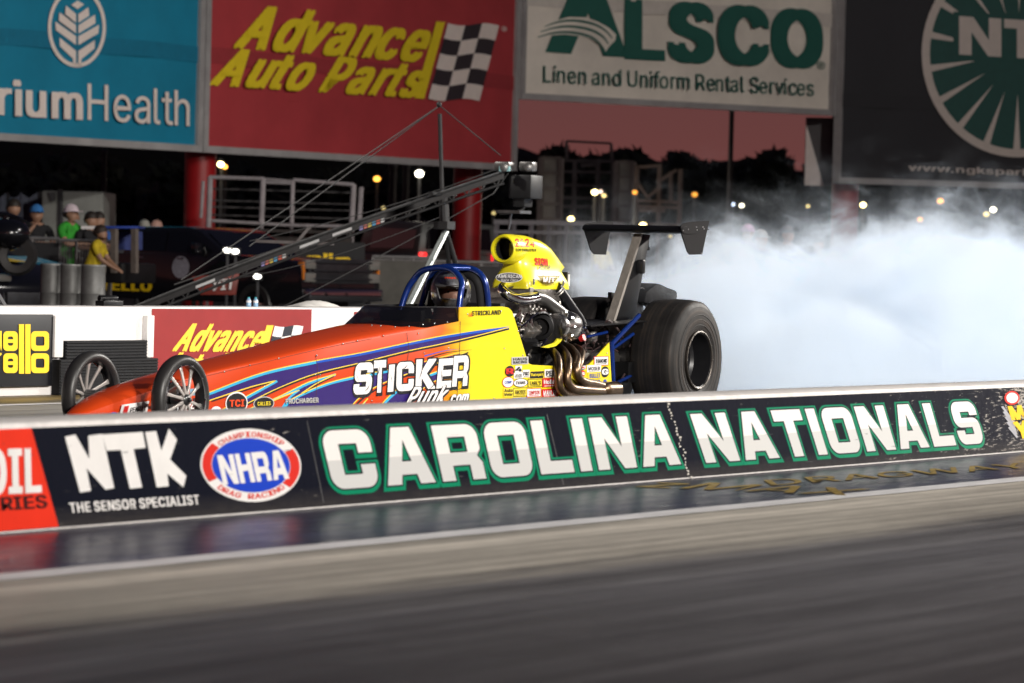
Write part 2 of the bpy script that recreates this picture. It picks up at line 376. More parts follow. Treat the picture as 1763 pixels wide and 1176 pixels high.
# ------------------------------------------------------------------ near centre barrier
YB = 8.77; HB = .418
nb = thing('barrier', 'low black centre barrier printed with race lettering and a pale concrete top', 'barrier', (16, YB, 0))
CONC = mat('barrier_concrete', (.70, .67, .65), .8, var=.15, vscale=9, bump=.25, bscale=30)
mb = MB(); mb.box((38, YB+.17, HB/2), (84, .34, HB)); mb.build('concrete_body', CONC, nb, bev=.012)
def banner_mat():
    m = mat('barrier_vinyl', (.0055, .007, .014), .5, var=.0, spec=.2); t = m.node_tree; b = t.nodes['Principled BSDF']; N = t.nodes.new; L = t.links.new
    tcn = N('ShaderNodeTexCoord'); sp = N('ShaderNodeSeparateXYZ'); L(tcn.outputs['Object'], sp.inputs[0])
    mp = N('ShaderNodeMapping'); mp.inputs['Scale'].default_value = (7, 1, 42); L(tcn.outputs['Object'], mp.inputs[0])
    n = N('ShaderNodeTexNoise'); n.inputs['Scale'].default_value = 1.4; n.inputs['Detail'].default_value = 7; n.inputs['Roughness'].default_value = .7; L(mp.outputs[0], n.inputs['Vector'])
    n3 = N('ShaderNodeTexNoise'); n3.inputs['Scale'].default_value = 1.3; n3.inputs['Detail'].default_value = 3; L(tcn.outputs['Object'], n3.inputs['Vector'])
    # scuffing grows toward the far end (object x), thick near top and bottom
    x = N('ShaderNodeMapRange'); x.inputs[1].default_value = 2.6; x.inputs[2].default_value = 6.2; x.inputs[3].default_value = -.105; x.inputs[4].default_value = .055; L(sp.outputs[0], x.inputs[0])
    a = N('ShaderNodeMath'); a.operation = 'ADD'; L(n.outputs[0], a.inputs[0]); L(x.outputs[0], a.inputs[1])
    a2 = N('ShaderNodeMath'); a2.operation = 'MULTIPLY_ADD'; L(n3.outputs[0], a2.inputs[0]); a2.inputs[1].default_value = .34; L(a.outputs[0], a2.inputs[2])
    th = N('ShaderNodeMapRange'); th.inputs[1].default_value = .745; th.inputs[2].default_value = .80; L(a2.outputs[0], th.inputs[0])
    mx = N('ShaderNodeMixRGB'); L(th.outputs[0], mx.inputs[0]); mx.inputs[1].default_value = (.0055, .007, .014, 1); mx.inputs[2].default_value = (.42, .39, .35, 1)
    gz = N('ShaderNodeMapRange'); gz.inputs[1].default_value = .10; gz.inputs[2].default_value = .0; L(sp.outputs[2], gz.inputs[0])
    gm = N('ShaderNodeMath'); gm.operation = 'MULTIPLY'; L(gz.outputs[0], gm.inputs[0]); L(n.outputs[0], gm.inputs[1])
    m2 = N('ShaderNodeMixRGB'); L(gm.outputs[0], m2.inputs[0]); L(mx.outputs[0], m2.inputs[1]); m2.inputs[2].default_value = (.07, .062, .055, 1)
    L(m2.outputs[0], b.inputs['Base Color'])
    n5 = N('ShaderNodeTexNoise'); n5.inputs['Scale'].default_value = 5; n5.inputs['Detail'].default_value = 3; L(tcn.outputs['Object'], n5.inputs['Vector'])
    bp = N('ShaderNodeBump'); bp.inputs['Strength'].default_value = .35; bp.inputs['Distance'].default_value = .02; L(n5.outputs[0], bp.inputs['Height']); L(bp.outputs[0], b.inputs['Normal'])
    return m
VIN = banner_mat()
fb = lambda x, y: onY(x, y, YB)
xL = fb(100, 800).x
def slab(mb, x0, x1, z0, z1, lift): mb.poly([(x0, YB-lift, z0), (x1, YB-lift, z0), (x1, YB-lift, z1), (x0, YB-lift, z1)])
BL = .002
vin = MB(); slab(vin, 2, 80, .012, HB-.022, BL)
RED = mat('vinyl_red', sr(226, 52, 30), .45, var=.06)
WHT = mat('vinyl_white', (.80, .78, .76), .45, var=.05)
mb = MB(); L3 = V((0, -.003, 0)); mb.poly([fb(-900, 810)+L3, fb(100, 912)+L3+V((0, 0, .004)), fb(53, 732.5)+L3, fb(-900, 700)+L3])
q = mb.v; q[0] = V((q[0].x, q[0].y, .014)); q[3] = V((q[3].x, q[3].y, HB-.022)); q[1] = V((q[1].x, q[1].y, .014)); q[2] = V((q[2].x, q[2].y, HB-.022))
mb.build('red_panel', RED, nb, smooth=False)
L5 = V((0, -.005, 0)); L6 = V((0, -.0062, 0)); L7 = V((0, -.0072, 0))
INK = mat('print_dark', (.012, .014, .022), .45, var=0)
mb = MB(); mb.text('LUCAS OIL', fb(-250, 862), fb(66, 847), fb(-252, 782), L5, .05)
mb.mi = 1; mb.text('DRAG RACING SERIES', fb(-330, 898), fb(79, 874), fb(-333, 874), L5, .035)
mb.build('lettering', [WHT, mat('print_maroon', (.05, .01, .01), .5, var=0)], nb, smooth=False)
# NTK wordmark traced
mb = MB()
for pl in ([(110, 752), (128, 748), (152, 790), (150, 750), (174, 747), (195, 840), (180, 843), (147, 806), (155, 845), (136, 848)],
           [(174, 748), (244, 743.5), (249, 771), (228, 773), (243, 839), (222, 841.5), (206, 774.5), (182, 776)],
           [(248, 744), (267, 742), (276, 776), (289, 738), (303, 757), (291, 791), (319, 819), (314, 839), (286, 815), (289, 837), (268, 839)]):
    mb.poly([fb(*p)+L5 for p in pl])
mb.text('THE SENSOR SPECIALIST', fb(120, 883), fb(341, 868), fb(117, 866), L5, .04)
mb.build('lettering', WHT, nb, smooth=False)
# oval racing roundel
def ell(cx, cy, rx, ry, n=64, tilt=0.0, a0=0, a1=360):
    full = abs(a1-a0) == 360; k = n if full else n+1
    out = []
    for i in range(k):
        a = R(a0+(a1-a0)*i/n); x = rx*math.cos(a); y = -ry*math.sin(a)
        out.append((cx+x*math.cos(tilt)-y*math.sin(tilt), cy+x*math.sin(tilt)+y*math.cos(tilt)))
    return out
BLU = mat('print_blue', sr(28, 66, 190), .45, var=0)

mb = MB(); tl = R(4)
mb.poly([fb(*p)+L5 for p in ell(430, 801, 87, 63, tilt=tl)])
mb.mi = 1
for a0, a1 in ((-34, 34), (146, 214)):
    mb.poly([fb(*p)+L6 for p in ell(430, 801, 84, 60, 20, tl, a0, a1)+ell(430, 801, 68, 47.5, 20, tl, a1, a0)])
mb.mi = 2; mb.poly([fb(*p)+L6 for p in ell(430, 801, 67, 46.5, tilt=tl)])
mb.mi = 0; word(mb, 'NHRA', fb(382, 835), fb(496, 824), fb(371, 784), L7, 0, .10)
mb.mi = 1
def arc_text(mb, s, f, cx, cy, rx, ry, a0, a1, h, lift, bold=.03, flip=False):
    n = len(s)
    for i, c in enumerate(s):
        if c == ' ': continue
        a = R(a0+(a1-a0)*(i+.5)/n); da = R(abs(a1-a0))/n*.40; sg = -1 if not flip else 1
        P = lambda an, k: (cx+(rx+k)*math.cos(an), cy-(ry+k)*math.sin(an))
        if not flip: A, B, D = P(a+da, 0), P(a-da, 0), P(a+da, h)
        else: A, B, D = P(a-da, h), P(a+da, h), P(a-da, 0)
        mb.text(c, f(*A), f(*B), f(*D), lift, bold)
arc_text(mb, 'CHAMPIONSHIP', fb, 430, 801, 71, 49, 138, 42, 9, L6)
arc_text(mb, 'DRAG RACING', fb, 430, 801, 71, 49, 222, 318, 9, L6, flip=True)
mb.build('emblem', [WHT, mat('print_red', sr(215, 50, 40), .45, var=0), BLU], nb, smooth=False)
# the big two-tone words
def two_tone():
    m = mat('print_two_tone', (.8, .78, .76), .45, var=0); t = m.node_tree; b = t.nodes['Principled BSDF']; N = t.nodes.new; L = t.links.new
    tcn = N('ShaderNodeTexCoord'); sp = N('ShaderNodeSeparateXYZ'); L(tcn.outputs['Object'], sp.inputs[0])
    mr = N('ShaderNodeMapRange'); mr.inputs[1].default_value = .203; mr.inputs[2].default_value = .206; L(sp.outputs[2], mr.inputs[0])
    mx = N('ShaderNodeMixRGB'); L(mr.outputs[0], mx.inputs[0]); mx.inputs[1].default_value = (.60, .60, .585, 1); mx.inputs[2].default_value = (.82, .79, .76, 1)
    L(mx.outputs[0], b.inputs['Base Color']); return m
TT = two_tone(); GRN = mat('print_green', sr(0, 128, 92), .45, var=.05)
for s, A, B, D in (('CAROLINA', (573, 843), (1171, 799), (549, 742)), ('NATIONALS', (1214, 797), (1694, 763), (1186, 713))):
    mb = MB(); q = [fb(*A), fb(*B), fb(*D)]
    mb.mi = 0; word(mb, s, *[p+V((.003, 0, -.005)) for p in q], V((0, -.0035, 0)), .082)
    mb.mi = 1; word(mb, s, *q, V((0, -.0047, 0)), .028)
    mb.mi = 2; word(mb, s, *q, V((0, -.0059, 0)), 0)
    mb.build('lettering', [GRN, INK, TT], nb, smooth=False)
# winged soft-drink series emblem at the far end
mb = MB()
mb.mi = 0; mb.poly([fb(*p)+L5 for p in ell(1741, 685, 13, 12)])
mb.mi = 1; mb.poly([fb(*p)+L6 for p in ell(1741, 685, 10, 9)])
mb.mi = 2; mb.text('M', fb(1742, 723), fb(1762, 721), fb(1735, 700), L6, .06); mb.text('Y', fb(1752, 755), fb(1772, 752), fb(1744, 727), L6, .06)
mb.mi = 3
for i in range(5):
    mb.poly([fb(1722+3*i, 700+9*i)+L5, fb(1726+3*i, 699+9*i)+L5, fb(1746+1.2*i, 727+6*i)+L5, fb(1745+1.2*i, 731+6*i)+L5])
    mb.poly([fb(1788-i, 695+9*i)+L5, fb(1792-i, 694+9*i)+L5, fb(1776-i, 722+6*i)+L5, fb(1774-i, 726+6*i)+L5])
mb.build('emblem', [MATS['print_red'], WHT, mat('print_yellow', sr(245, 200, 50), .45, var=0), mat('print_silver', (.42, .42, .45), .45, var=0)], nb, smooth=False)
vin.mi = 1
for x, lean in ((-40, 0), (527, 0), (940, 6)):
    vin.poly([fb(x, 735-.03*x+6)+L3, fb(x+1.3, 735-.03*x+6)+L3, fb(x+30, 905-.075*x)+L3, fb(x+28.7, 905-.075*x)+L3])
for i in range(46):
    x = random.uniform(0, 1700); y = random.uniform(740-.04*x, 900-.075*x); l_ = random.uniform(3, 22); vin.poly([fb(x, y)+L7, fb(x+l_, y-.06*l_+random.uniform(-1, 1))+L7, fb(x+l_*.8, y-.06*l_+random.uniform(.6, 1.6))+L7])
# torn strip with grit at the panel joint
vin.mi = 2
for i in range(26):
    t = i/25; x = 1148+40*t+random.uniform(-3, 3); y = 693+132*t; s_ = random.uniform(1, 4.2)
    vin.poly([fb(x, y)+L5, fb(x+s_, y+random.uniform(0, 1))+L5, fb(x+s_*.9, y+random.uniform(2, 5))+L5, fb(x-.5, y+random.uniform(1, 4))+L5])
vin.build('black_vinyl', [VIN, mat('scuff_grey', (.10, .098, .10), .7, var=.3, vscale=20), mat('torn_paper', (.55, .52, .47), .8, var=.3, vscale=30)], nb, smooth=False)

# ------------------------------------------------------------------ far wall
YW = 17.0; HW = .655
fw = thing('barrier_wall', 'white concrete wall behind the race car with sponsor panels and black rubber mats', 'wall', (28, YW, 0))
WALL = mat('wall_white', (.73, .71, .70), .6, var=.07, vscale=2.5, bump=.1)
mb = MB(); mb.box((55, YW+.19, HW/2), (100, .38, HW)); mb.build('concrete_body', WALL, fw, bev=.01)
ff = lambda x, y: onY(x, y, YW)
def fslab(mb, px0, px1, py0, py1, lift, thick=.0):
    a = ff(px0, (py0+py1)/2); b = ff(px1, (py0+py1)/2); z1 = ff((px0+px1)/2, py0).z; z0 = ff((px0+px1)/2, py1).z
    if thick: mb.box(((a.x+b.x)/2, YW-thick/2, (z0+z1)/2), (b.x-a.x, thick, z1-z0))
    else: mb.poly([(a.x, YW-lift, z0), (b.x, YW-lift, z0), (b.x, YW-lift, z1), (a.x, YW-lift, z1)])
mb = MB(); fslab(mb, -120, 85, 541, 667, 0, .03); mb.build('black_panel', mat('panel_black', (.006, .0065, .009), .5, var=.1, spec=.25), fw, bev=.004)
WY = mat('panel_yellow', sr(250, 208, 25), .45, var=.05)
mb = MB(); lf = V((0, -.034, 0))
def rr2(x0, y0, x1, y1, r): return [(a, b) for a, b in rrect(x0, y0, x1, y1, r)]
for (y0, y1) in ((570, 604), (608, 642)):
    for x0, wd in ((47, 31), (-1, 25)):
        mb.tris2d([rr2(x0, y0, x0+wd, y1, 7), rr2(x0+8, y0+9, x0+wd-8, y1-9, 3)[::-1]], lambda a, b: ff(a, b)+lf)
for y in (584, 622): mb.poly([ff(*p)+lf*1.02 for p in ((2, y), (24, y), (24, y+6), (2, y+6))])
for x0, x1 in ((26, 35), (37, 46)): mb.poly([ff(*p)+lf for p in ((x0, 558), (x1, 558), (x1, 643), (x0, 643))])
mb.text('M', ff(-60, 604), ff(-8, 604), ff(-60, 570), lf, .05); mb.text('Y', ff(-60, 642), ff(-8, 642), ff(-60, 608), lf, .05)
mb.build('lettering', WY, fw, smooth=False)
# ribbed rubber mats
RUB = mat('rubber_mat', (.008, .008, .0095), .6, spec=.2, var=.3, vscale=15)
def ribs(px0, px1, py0, py1, name, thick):
    mb = MB(); a = ff(px0, py1); b = ff(px1, py1); z1 = ff((px0+px1)/2, py0).z; z0 = max(.004, ff((px0+px1)/2, py1).z)
    mb.box(((a.x+b.x)/2, YW-thick/2, (z0+z1)/2), (b.x-a.x, thick, z1-z0)); n = int((z1-z0)/.021)
    for i in range(n):
        z = z0+(i+.5)*(z1-z0)/n; mb.box(((a.x+b.x)/2, YW-thick-.004, z), (b.x-a.x-.01, .010, .010))
    mb.build(name, RUB, fw)
ribs(103, 243, 586, 617, 'rubber_mat', .05); ribs(88, 257, 617.5, 685, 'rubber_mat', .07)
mb = MB(); fslab(mb, 86, 101, 543, 615, 0, .045); fslab(mb, 245, 257, 543, 615, 0, .045); mb.build('pilaster', WALL, fw, bev=.005)
FR = mat('panel_red', sr(146, 44, 44), .5, var=.08, spec=.2, vscale=3)
mb = MB(); fslab(mb, 259, 534, 532, 700, .004); fslab(mb, 607, 760, 537, 700, .004); mb.build('red_panel', FR, fw, smooth=False)
def autoparts(mb, f, lift, A1, B1, D1, A2, B2, D2, bar, TL, TR, BR, BL, cols=3, rows=5):
    mb.mi = 0
    mb.text('Advance', f(*A1), f(*B1), f(*D1), lift, .055, shear=.32); mb.text('Auto Parts', f(*A2), f(*B2), f(*D2), lift, .055, shear=.32)
    mb.poly([f(*p)+lift for p in bar])
    for i in range(cols):
        for j in range(rows):
            def P(u, v):
                x = (TL[0]*(1-u)+TR[0]*u)*(1-v)+(BL[0]*(1-u)+BR[0]*u)*v; y = (TL[1]*(1-u)+TR[1]*u)*(1-v)+(BL[1]*(1-u)+BR[1]*u)*v
                return f(x, y+math.sin(u*6.28)*(TR[0]-TL[0])*.035)+lift
            mb.mi = 1 if (i+j) % 2 == 0 else 2
            k = 4; vs = [P((i+a/k)/cols, j/rows) for a in range(k+1)]+[P((i+a/k)/cols, (j+1)/rows) for a in range(k, -1, -1)]
            mb.poly(vs)
mb = MB()
autoparts(mb, ff, V((0, -.007, 0)), (297, 604), (443, 605), (316, 558), (277, 650), (445, 650), (294, 608), [(458, 560), (470, 560), (446, 648), (434, 648)], (472, 561), (521, 562), (499, 648), (449, 648))
mb.mi = 1; mb.text('CHAMPION', ff(616, 600), ff(840, 600), ff(616, 547), V((0, -.007, 0)), .05)
mb.build('lettering', [mat('panel_gold', sr(250, 205, 50), .5, var=.04), WHT, INK], fw, smooth=False)
# panels further along, seen through the tyre smoke
mb = MB()
for px0, px1, py0, py1 in ((1335, 1385, 556, 660), (1574, 1770, 552, 655)): fslab(mb, px0, px1, py0, py1, .004)
fslab(mb, 980, 1240, 560, 690, .004)
mb.build('blue_panel', mat('panel_blue', (.10, .15, .22), .5, var=.1), fw, smooth=False)
mb = MB()
g = [(1400, 575), (1422, 570), (1426, 588), (1412, 592), (1424, 602), (1424, 622), (1398, 626), (1396, 612), (1410, 608), (1398, 600)]
mb.poly([ff(*p)+V((0, -.006, 0)) for p in g]); mb.poly([ff(*p)+V((0, -.006, 0)) for p in ((1446, 579), (1528, 577), (1528, 606), (1446, 608))])
mb.poly([ff(*p)+V((0, -.006, 0)) for p in ((1388, 600), (1392, 628), (1404, 640), (1370, 646), (1370, 600))])
mb.build('printed_mark', mat('panel_slate', (.16, .2, .27), .5, var=.1), fw, smooth=False)

# ------------------------------------------------------------------ billboards on their red columns
P1 = atd(345, 256, 74); P2 = atd(885, 288, 82.4); P3 = atd(1437, 195, 87); P4 = atd(2150, 340, 89)
d12 = V((P2.x-P1.x, P2.y-P1.y, 0)).normalized(); P0 = P1-d12*14
def bb(name, label, A, B, z0, z1, bm, frame=.13, seam=None):
    A = V((A.x, A.y, 0)); B = V((B.x, B.y, 0)); d = (B-A).normalized(); n = V((d.y, -d.x, 0))
    if n.dot(A) > 0: n = -n
    t = thing(name, label, 'billboard', (A+B)/2)
    sm_ = seam or z0+1.55
    mb = MB(); k = 26; kz = 14; L = (B-A).length
    rows = [[A+d*(L*i/k)+V((0, 0, z0+(z1-z0)*j/kz))+n*(.03*math.sin(i*1.9+j*.6)*math.sin(j*.9+i*.3) if 0 < i < k and 0 < j < kz else 0) for i in range(k+1)] for j in range(kz+1)]
    mb.loft(rows, cap=False, closed=False); mb.build('banner', bm, t, ang=180)
    c_ = bm.node_tree.nodes['Principled BSDF'].inputs['Base Color'].default_value
    mb = MB(); mb.loft([[A+d*(L*i/30)+V((0, 0, z+.012*math.sin(i)))+n*.024 for i in range(31)] for z in (sm_, sm_+.30)], cap=False, closed=False); mb.build('seam_band', mat(bm.name+'_seam', (c_[0]*.80, c_[1]*.80, c_[2]*.82), .7, var=.08), t, smooth=False)
    mb = MB()
    for z in (z0-frame/2, z1+frame/2): mb.bar(A+V((0, 0, z))-n*.02, B+V((0, 0, z))-n*.02, .18, frame)
    for Q in (A, B): mb.bar(Q+V((0, 0, z0-frame))-n*.02, Q+V((0, 0, z1+frame))-n*.02, .16, .16)
    mb.build('frame', mat('frame_metal', (.34, .33, .33), .55, .0, var=.2, vscale=1.5), t)
    mb = MB()
    nb_ = 5
    for i in range(nb_+1): mb.bar(A+d*(L*i/nb_)+V((0, 0, z0))-n*.3, A+d*(L*i/nb_)+V((0, 0, z1))-n*.3, .1)
    for z in (z0+.3, (z0+z1)/2, z1-.3): mb.bar(A+V((0, 0, z))-n*.22, B+V((0, 0, z))-n*.22, .1)
    mb.build('back_frame', mat('steel_dark', (.06, .06, .065), .6, var=.2), t)
    return t, (lambda x, y: onP(x, y, A, n)), n*.035
mesh = lambda n_, c: mat(n_, c, .7, var=.13, vscale=.7, bump=.45, bscale=1.6)
k_ = .62
def dim(r, g, b, k=2.05): c = sr(r, g, b); return (min(.8, c[0]*k), min(.8, c[1]*k), min(.8, c[2]*k), 1)
GREYW = mat('mesh_white', dim(168, 158, 152), .7, var=.05)
t, f, lf = bb('billboard', 'teal health care billboard with a white leaf oval and white words', P0, P1-d12*.09, 3.1, 8.9, mesh('mesh_teal', dim(3, 88, 112)))
mb = MB(); Z = lambda x, y: (x/2.938, y/2.938)
mb.tris2d([ell(130, 47, 50, 69), ell(130, 47, 44, 62)[::-1]], lambda a, b: f(a, b)+lf)
for pl in ([(385, 3), (418, 22), (385, 46), (352, 25)], [(389, 72), (440, 36), (444, 80), (389, 116)], [(389, 128), (473, 74), (476, 118), (389, 170)], [(389, 184), (494, 125), (491, 168), (389, 228)], [(405, 248), (472, 203), (471, 246), (404, 300), (404, 335), (389, 338), (389, 258)]):
    q = [(x/2.938, y/2.938) for x, y in pl]; mb.poly([f(*p)+lf for p in q])
    if pl[0][0] > 387: mb.poly([f(2*130.4-p[0], p[1]-1.2*(p[0]-130.4)*.12)+lf for p in q])
mb.text('Atrium', f(-88, 192), f(134, 206), f(-88, 130), lf, .035); mb.text('Health', f(148, 207), f(323, 218), f(148, 144), lf, 0.004)
mb.build('lettering', GREYW, t, smooth=False)
t, f, lf = bb('billboard', 'dark red auto parts billboard with yellow slanted words and a checkered flag', P1+d12*.09, P2-d12*.05, 3.1, 8.9, mesh('mesh_red', dim(124, 38, 42)))
mb = MB()
autoparts(mb, f, lf, (403, 82), (720, 106), (426, 10), (361, 146), (712, 168), (383, 84), [(749, 37), (764, 38), (728, 170), (711, 169)], (769, 40), (857, 44), (823, 174), (735, 170))
mb.mi = 1; mb.text('®', f(861, 54), f(870, 54.5), f(861, 45), lf)
mb.build('lettering', [mat('mesh_gold', dim(188, 148, 20), .7, var=.05), GREYW, mat('mesh_black', dim(34, 28, 32), .7, var=.05)], t, smooth=False)
d23 = V((P3.x-P2.x, P3.y-P2.y, 0)).normalized()
t, f, lf = bb('billboard', 'pale grey linen rental billboard with big dark green letters, raised higher than the others', P2+d23*.12, P3-d23*.1, 4.6, 8.9, mesh('mesh_pale', dim(172, 162, 153)), seam=6.42)
mb = MB(); DG = mat('mesh_green', dim(18, 66, 58), .7, var=.06); GP = MATS['mesh_pale']
Zc = lambda x, y: (900+x/8.014, y/8.014)
mb.poly([f(*Zc(*p))+lf for p in ((300, 716), (625, -70), (1125, -70), (1440, 795), (1100, 772), (890, 180), (655, 745))])
mb.mi = 1
def cres(y0, k, x0, x1, th, lift):
    up = []; lo = []
    for i in range(25):
        u = i/24; x = x0+(x1-x0)*u; y = y0-k*math.sin(math.pi*min(1, u*.93+.05))+u*u*170; w_ = th*math.sin(math.pi*min(.97, u*.9+.08))+3
        up.append(Zc(x, y-w_)); lo.append(Zc(x, y+w_))
    mb.poly([f(*p)+lift for p in up+lo[::-1]])
l2 = lf*1.25; l3 = lf*1.5
outer = [(150, 545), (260, 380), (420, 290), (620, 235), (850, 240), (1020, 300), (1180, 390), (1275, 480), (1260, 560), (1180, 640), (1120, 720), (1060, 620), (930, 550), (760, 500), (560, 475), (360, 490)]
mb.poly([f(*Zc(*p))+l2 for p in outer])
mb.mi = 0
for j, (pts) in enumerate(([(280, 370), (430, 315), (620, 285), (820, 300), (1000, 350), (1130, 430), (1215, 530)], [(230, 440), (400, 390), (600, 365), (800, 385), (960, 430), (1090, 510), (1165, 610)], [(190, 515), (360, 465), (560, 445), (760, 465), (920, 515), (1030, 590), (1115, 700)])):
    c = catmull([V((x, y, 0)) for x, y in pts], 5); n_ = len(c); up = []; lo = []
    for i, p in enumerate(c):
        w_ = 16*math.sin(math.pi*min(1, .12+.76*i/(n_-1)))**.7; up.append(Zc(p.x+w_*.4, p.y-w_)); lo.append(Zc(p.x-w_*.4, p.y+w_))
    mb.poly([f(*p)+l3 for p in up+lo[::-1]])
mb.text('LSCO', f(1083, 100), f(1406, 116.5), f(1083, 1), lf, .07)
mb.text('®', f(1405, 119), f(1419, 120), f(1405, 105), lf)
mb.text('Linen and Uniform Rental Services', f(934, 142), f(1398, 166), f(934, 112), lf, .008)
mb.build('lettering', [DG, GP], t, smooth=False)
d34 = V((P4.x-P3.x, P4.y-P3.y, 0)).normalized()
t, f, lf = bb('billboard', 'black spark plug billboard with a green sunburst circle at the right edge', P3+d34*.1, P4, 3.12, 8.9, mesh('mesh_night', dim(17, 17, 23)))
mb = MB(); mb.mi = 0; mb.poly([f(*p)+lf for p in ell(1752, 92, 166, 179)])
mb.mi = 1; mb.poly([f(*p)+lf*1.2 for p in ell(1752, 92, 152, 165)])
mb.mi = 0
for an in range(0, 360, 20):
    a = R(an+9); r0_ = .52 if 200 < an < 330 else .58
    c_ = V((1745, 85)); dx = V((math.cos(a), -math.sin(a))); px = V((dx.y, -dx.x))
    o = V((1752+154*dx.x, 92+167*dx.y)); i_ = V((1752+154*.42*dx.x, 92+167*.42*dx.y))
    mb.poly([f(*(i_))+lf*1.4, f(*(o+px*6))+lf*1.4, f(*(o-px*6))+lf*1.4])
mb.mi = 1; mb.poly([f(*p)+lf*1.45 for p in ((1640, 20), (1880, 34), (1880, 114), (1640, 104))])
mb.mi = 0
word(mb, 'NTK', f(1650, 94), f(1868, 107), f(1650, 28), lf*1.6, gap=.07)
mb.text('www.ngksparkplugs.com', f(1564, 297), f(1916, 312), f(1564, 283), lf, .03)
mb.build('lettering', [mat('mesh_white_dim', dim(150, 142, 136), .7, var=.05), mat('mesh_deep_green', dim(15, 54, 50), .7, var=.08)], t, smooth=False)
REDP = mat('column_red', sr(150, 20, 24), .45, var=.12, vscale=2)
for x, y, z, lab in ((345, 300, 75, 'red steel column left of the pipe frames under the teal and red billboards'), (806, 300, 83, 'red steel column standing behind the crane tripod and the roll cage'), (1455, 340, 88, 'red steel column rising from the smoke under the black billboard')):
    c = atd(x, y, z); c.z = 0
    t = thing('column', lab, 'column', c, 'red columns carrying the billboards')
    mb = MB(); mb.cyl(c, c+V((0, 0, 3.05)), .30, n=28); mb.build('shaft', REDP, t)
    mb = MB(); mb.box(c+V((0, 0, .02)), (.8, .8, .04))
    for k in range(4): mb.cyl(c+V(((-1)**k*.33, (1 if k > 1 else -1)*.33, .04)), c+V(((-1)**k*.33, (1 if k > 1 else -1)*.33, .1)), .03, n=6)
    mb.build('base_plate', MATS['steel_dark'], t)
# return panel at the edge of the black billboard
t = thing('sign_panel', 'dark return panel with a pale triangle hanging beside the black billboard', 'panel', atd(1410, 300, 87.6))
A, B = atd(1388, 200, 87.75), atd(1434, 200, 87.6); q = atd(1388, 320, 87.75)
mb = MB(); mb.prism([V((A.x, A.y, 4.45)), V((B.x, B.y, 4.45)), V((B.x, B.y, q.z)), V((A.x, A.y, q.z))], (.05, .03, 0)); mb.build('board', mat('panel_charcoal', (.10, .095, .10), .7, var=.1), t)
mb = MB(); e_ = V((-.03, -.02, 0)); dd = (V((B.x, B.y, 0))-V((A.x, A.y, 0)))
mb.prism([V((A.x, A.y, 4.3))+e_, V((A.x, A.y, q.z+.01))+e_, V((A.x, A.y, q.z+.01))+dd*.72+e_], (-.004, -.003, 0)); mb.build('pale_triangle', mat('panel_pale', (.88, .80, .76), .6, var=.05), t, smooth=False)
# ================================================================== DRAGSTER
YC = 12.6
SP0 = V((19, 12.43, 0)); SN = V((-.16, -3.8, 0)).normalized()      # plane of the near body side, outward normal
def S(x, y, k=1): return onP(x, y, SP0, SN)+SN*(.0005*k+.0006)
def yside(X): return 12.43-.16/3.8*(X-19)
car = thing('dragster', 'orange and yellow front-steered dragster with flame graphics smoking its rear tyres', 'race car', (21.5, YC, 0))
def paint():
    m = bpy.data.materials.new('flame_paint'); m.use_nodes = True; t = m.node_tree; b = t.nodes['Principled BSDF']; N = t.nodes.new; L = t.links.new
    tcn = N('ShaderNodeTexCoord'); sp = N('ShaderNodeSeparateXYZ'); L(tcn.outputs['Object'], sp.inputs[0])
    mp = N('ShaderNodeMapping'); mp.inputs['Scale'].default_value = (.6, 1, 6); mp.inputs['Rotation'].default_value = (0, R(10), 0); L(tcn.outputs['Object'], mp.inputs[0])
    n = N('ShaderNodeTexNoise'); n.inputs['Scale'].default_value = 3; L(mp.outputs[0], n.inputs['Vector'])
    a = N('ShaderNodeMath'); a.operation = 'MULTIPLY_ADD'; L(n.outputs[0], a.inputs[0]); a.inputs[1].default_value = .22; L(sp.outputs[0], a.inputs[2])
    rp = N('ShaderNodeValToRGB'); mr = N('ShaderNodeMapRange'); mr.inputs[1].default_value = -.20; mr.inputs[2].default_value = .46; L(a.outputs[0], mr.inputs[0]); L(mr.outputs[0], rp.inputs[0])
    cr = rp.color_ramp; cr.elements[0].color = (.57, .050, .006, 1); cr.elements[1].color = (.78, .63, .014, 1); cr.elements[1].position = 1
    e = cr.elements.new(.45); e.color = (.63, .115, .008, 1); e = cr.elements.new(.72); e.color = (.74, .40, .012, 1)
    L(rp.outputs[0], b.inputs['Base Color']); b.inputs['Roughness'].default_value = .46
    b.inputs['Coat Weight'].default_value = .35; b.inputs['Coat Roughness'].default_value = .05; b.inputs['Specular IOR Level'].default_value = .18
    return m
PAINT = paint()
PURP = mat('paint_purple', (.028, .012, .14), .35, var=.04, coat=.4); CYAN = mat('paint_cyan', (.04, .40, .66), .35, var=0, coat=.4)
BLUE = mat('paint_blue', (.01, .09, .50), .35, var=0, coat=.4); YLN = mat('paint_yellow', (.82, .60, .06), .35, var=0, coat=.4); BLK = mat('paint_black', (.012, .012, .014), .35, var=0, coat=.4)
mb = MB()
st = [(17.86, .02, .115, .140, .150), (17.90, .055, .10, .160, .178), (17.99, .09, .095, .185, .216), (18.12, .12, .09, .215, .262), (18.30, .145, .09, .255, .305), (18.52, .16, .09, .300, .338), (18.71, .165, .09, .340, .364), (18.99, None, .09, .382, .400), (19.58, None, .09, .451, .478), (20.33, None, .09, .547, .580), (20.75, None, .09, .585, .630), (21.05, None, .09, .614, .665), (21.25, None, .09, .632, .672), (21.676, None, .09, .685, .695)]
rings = []
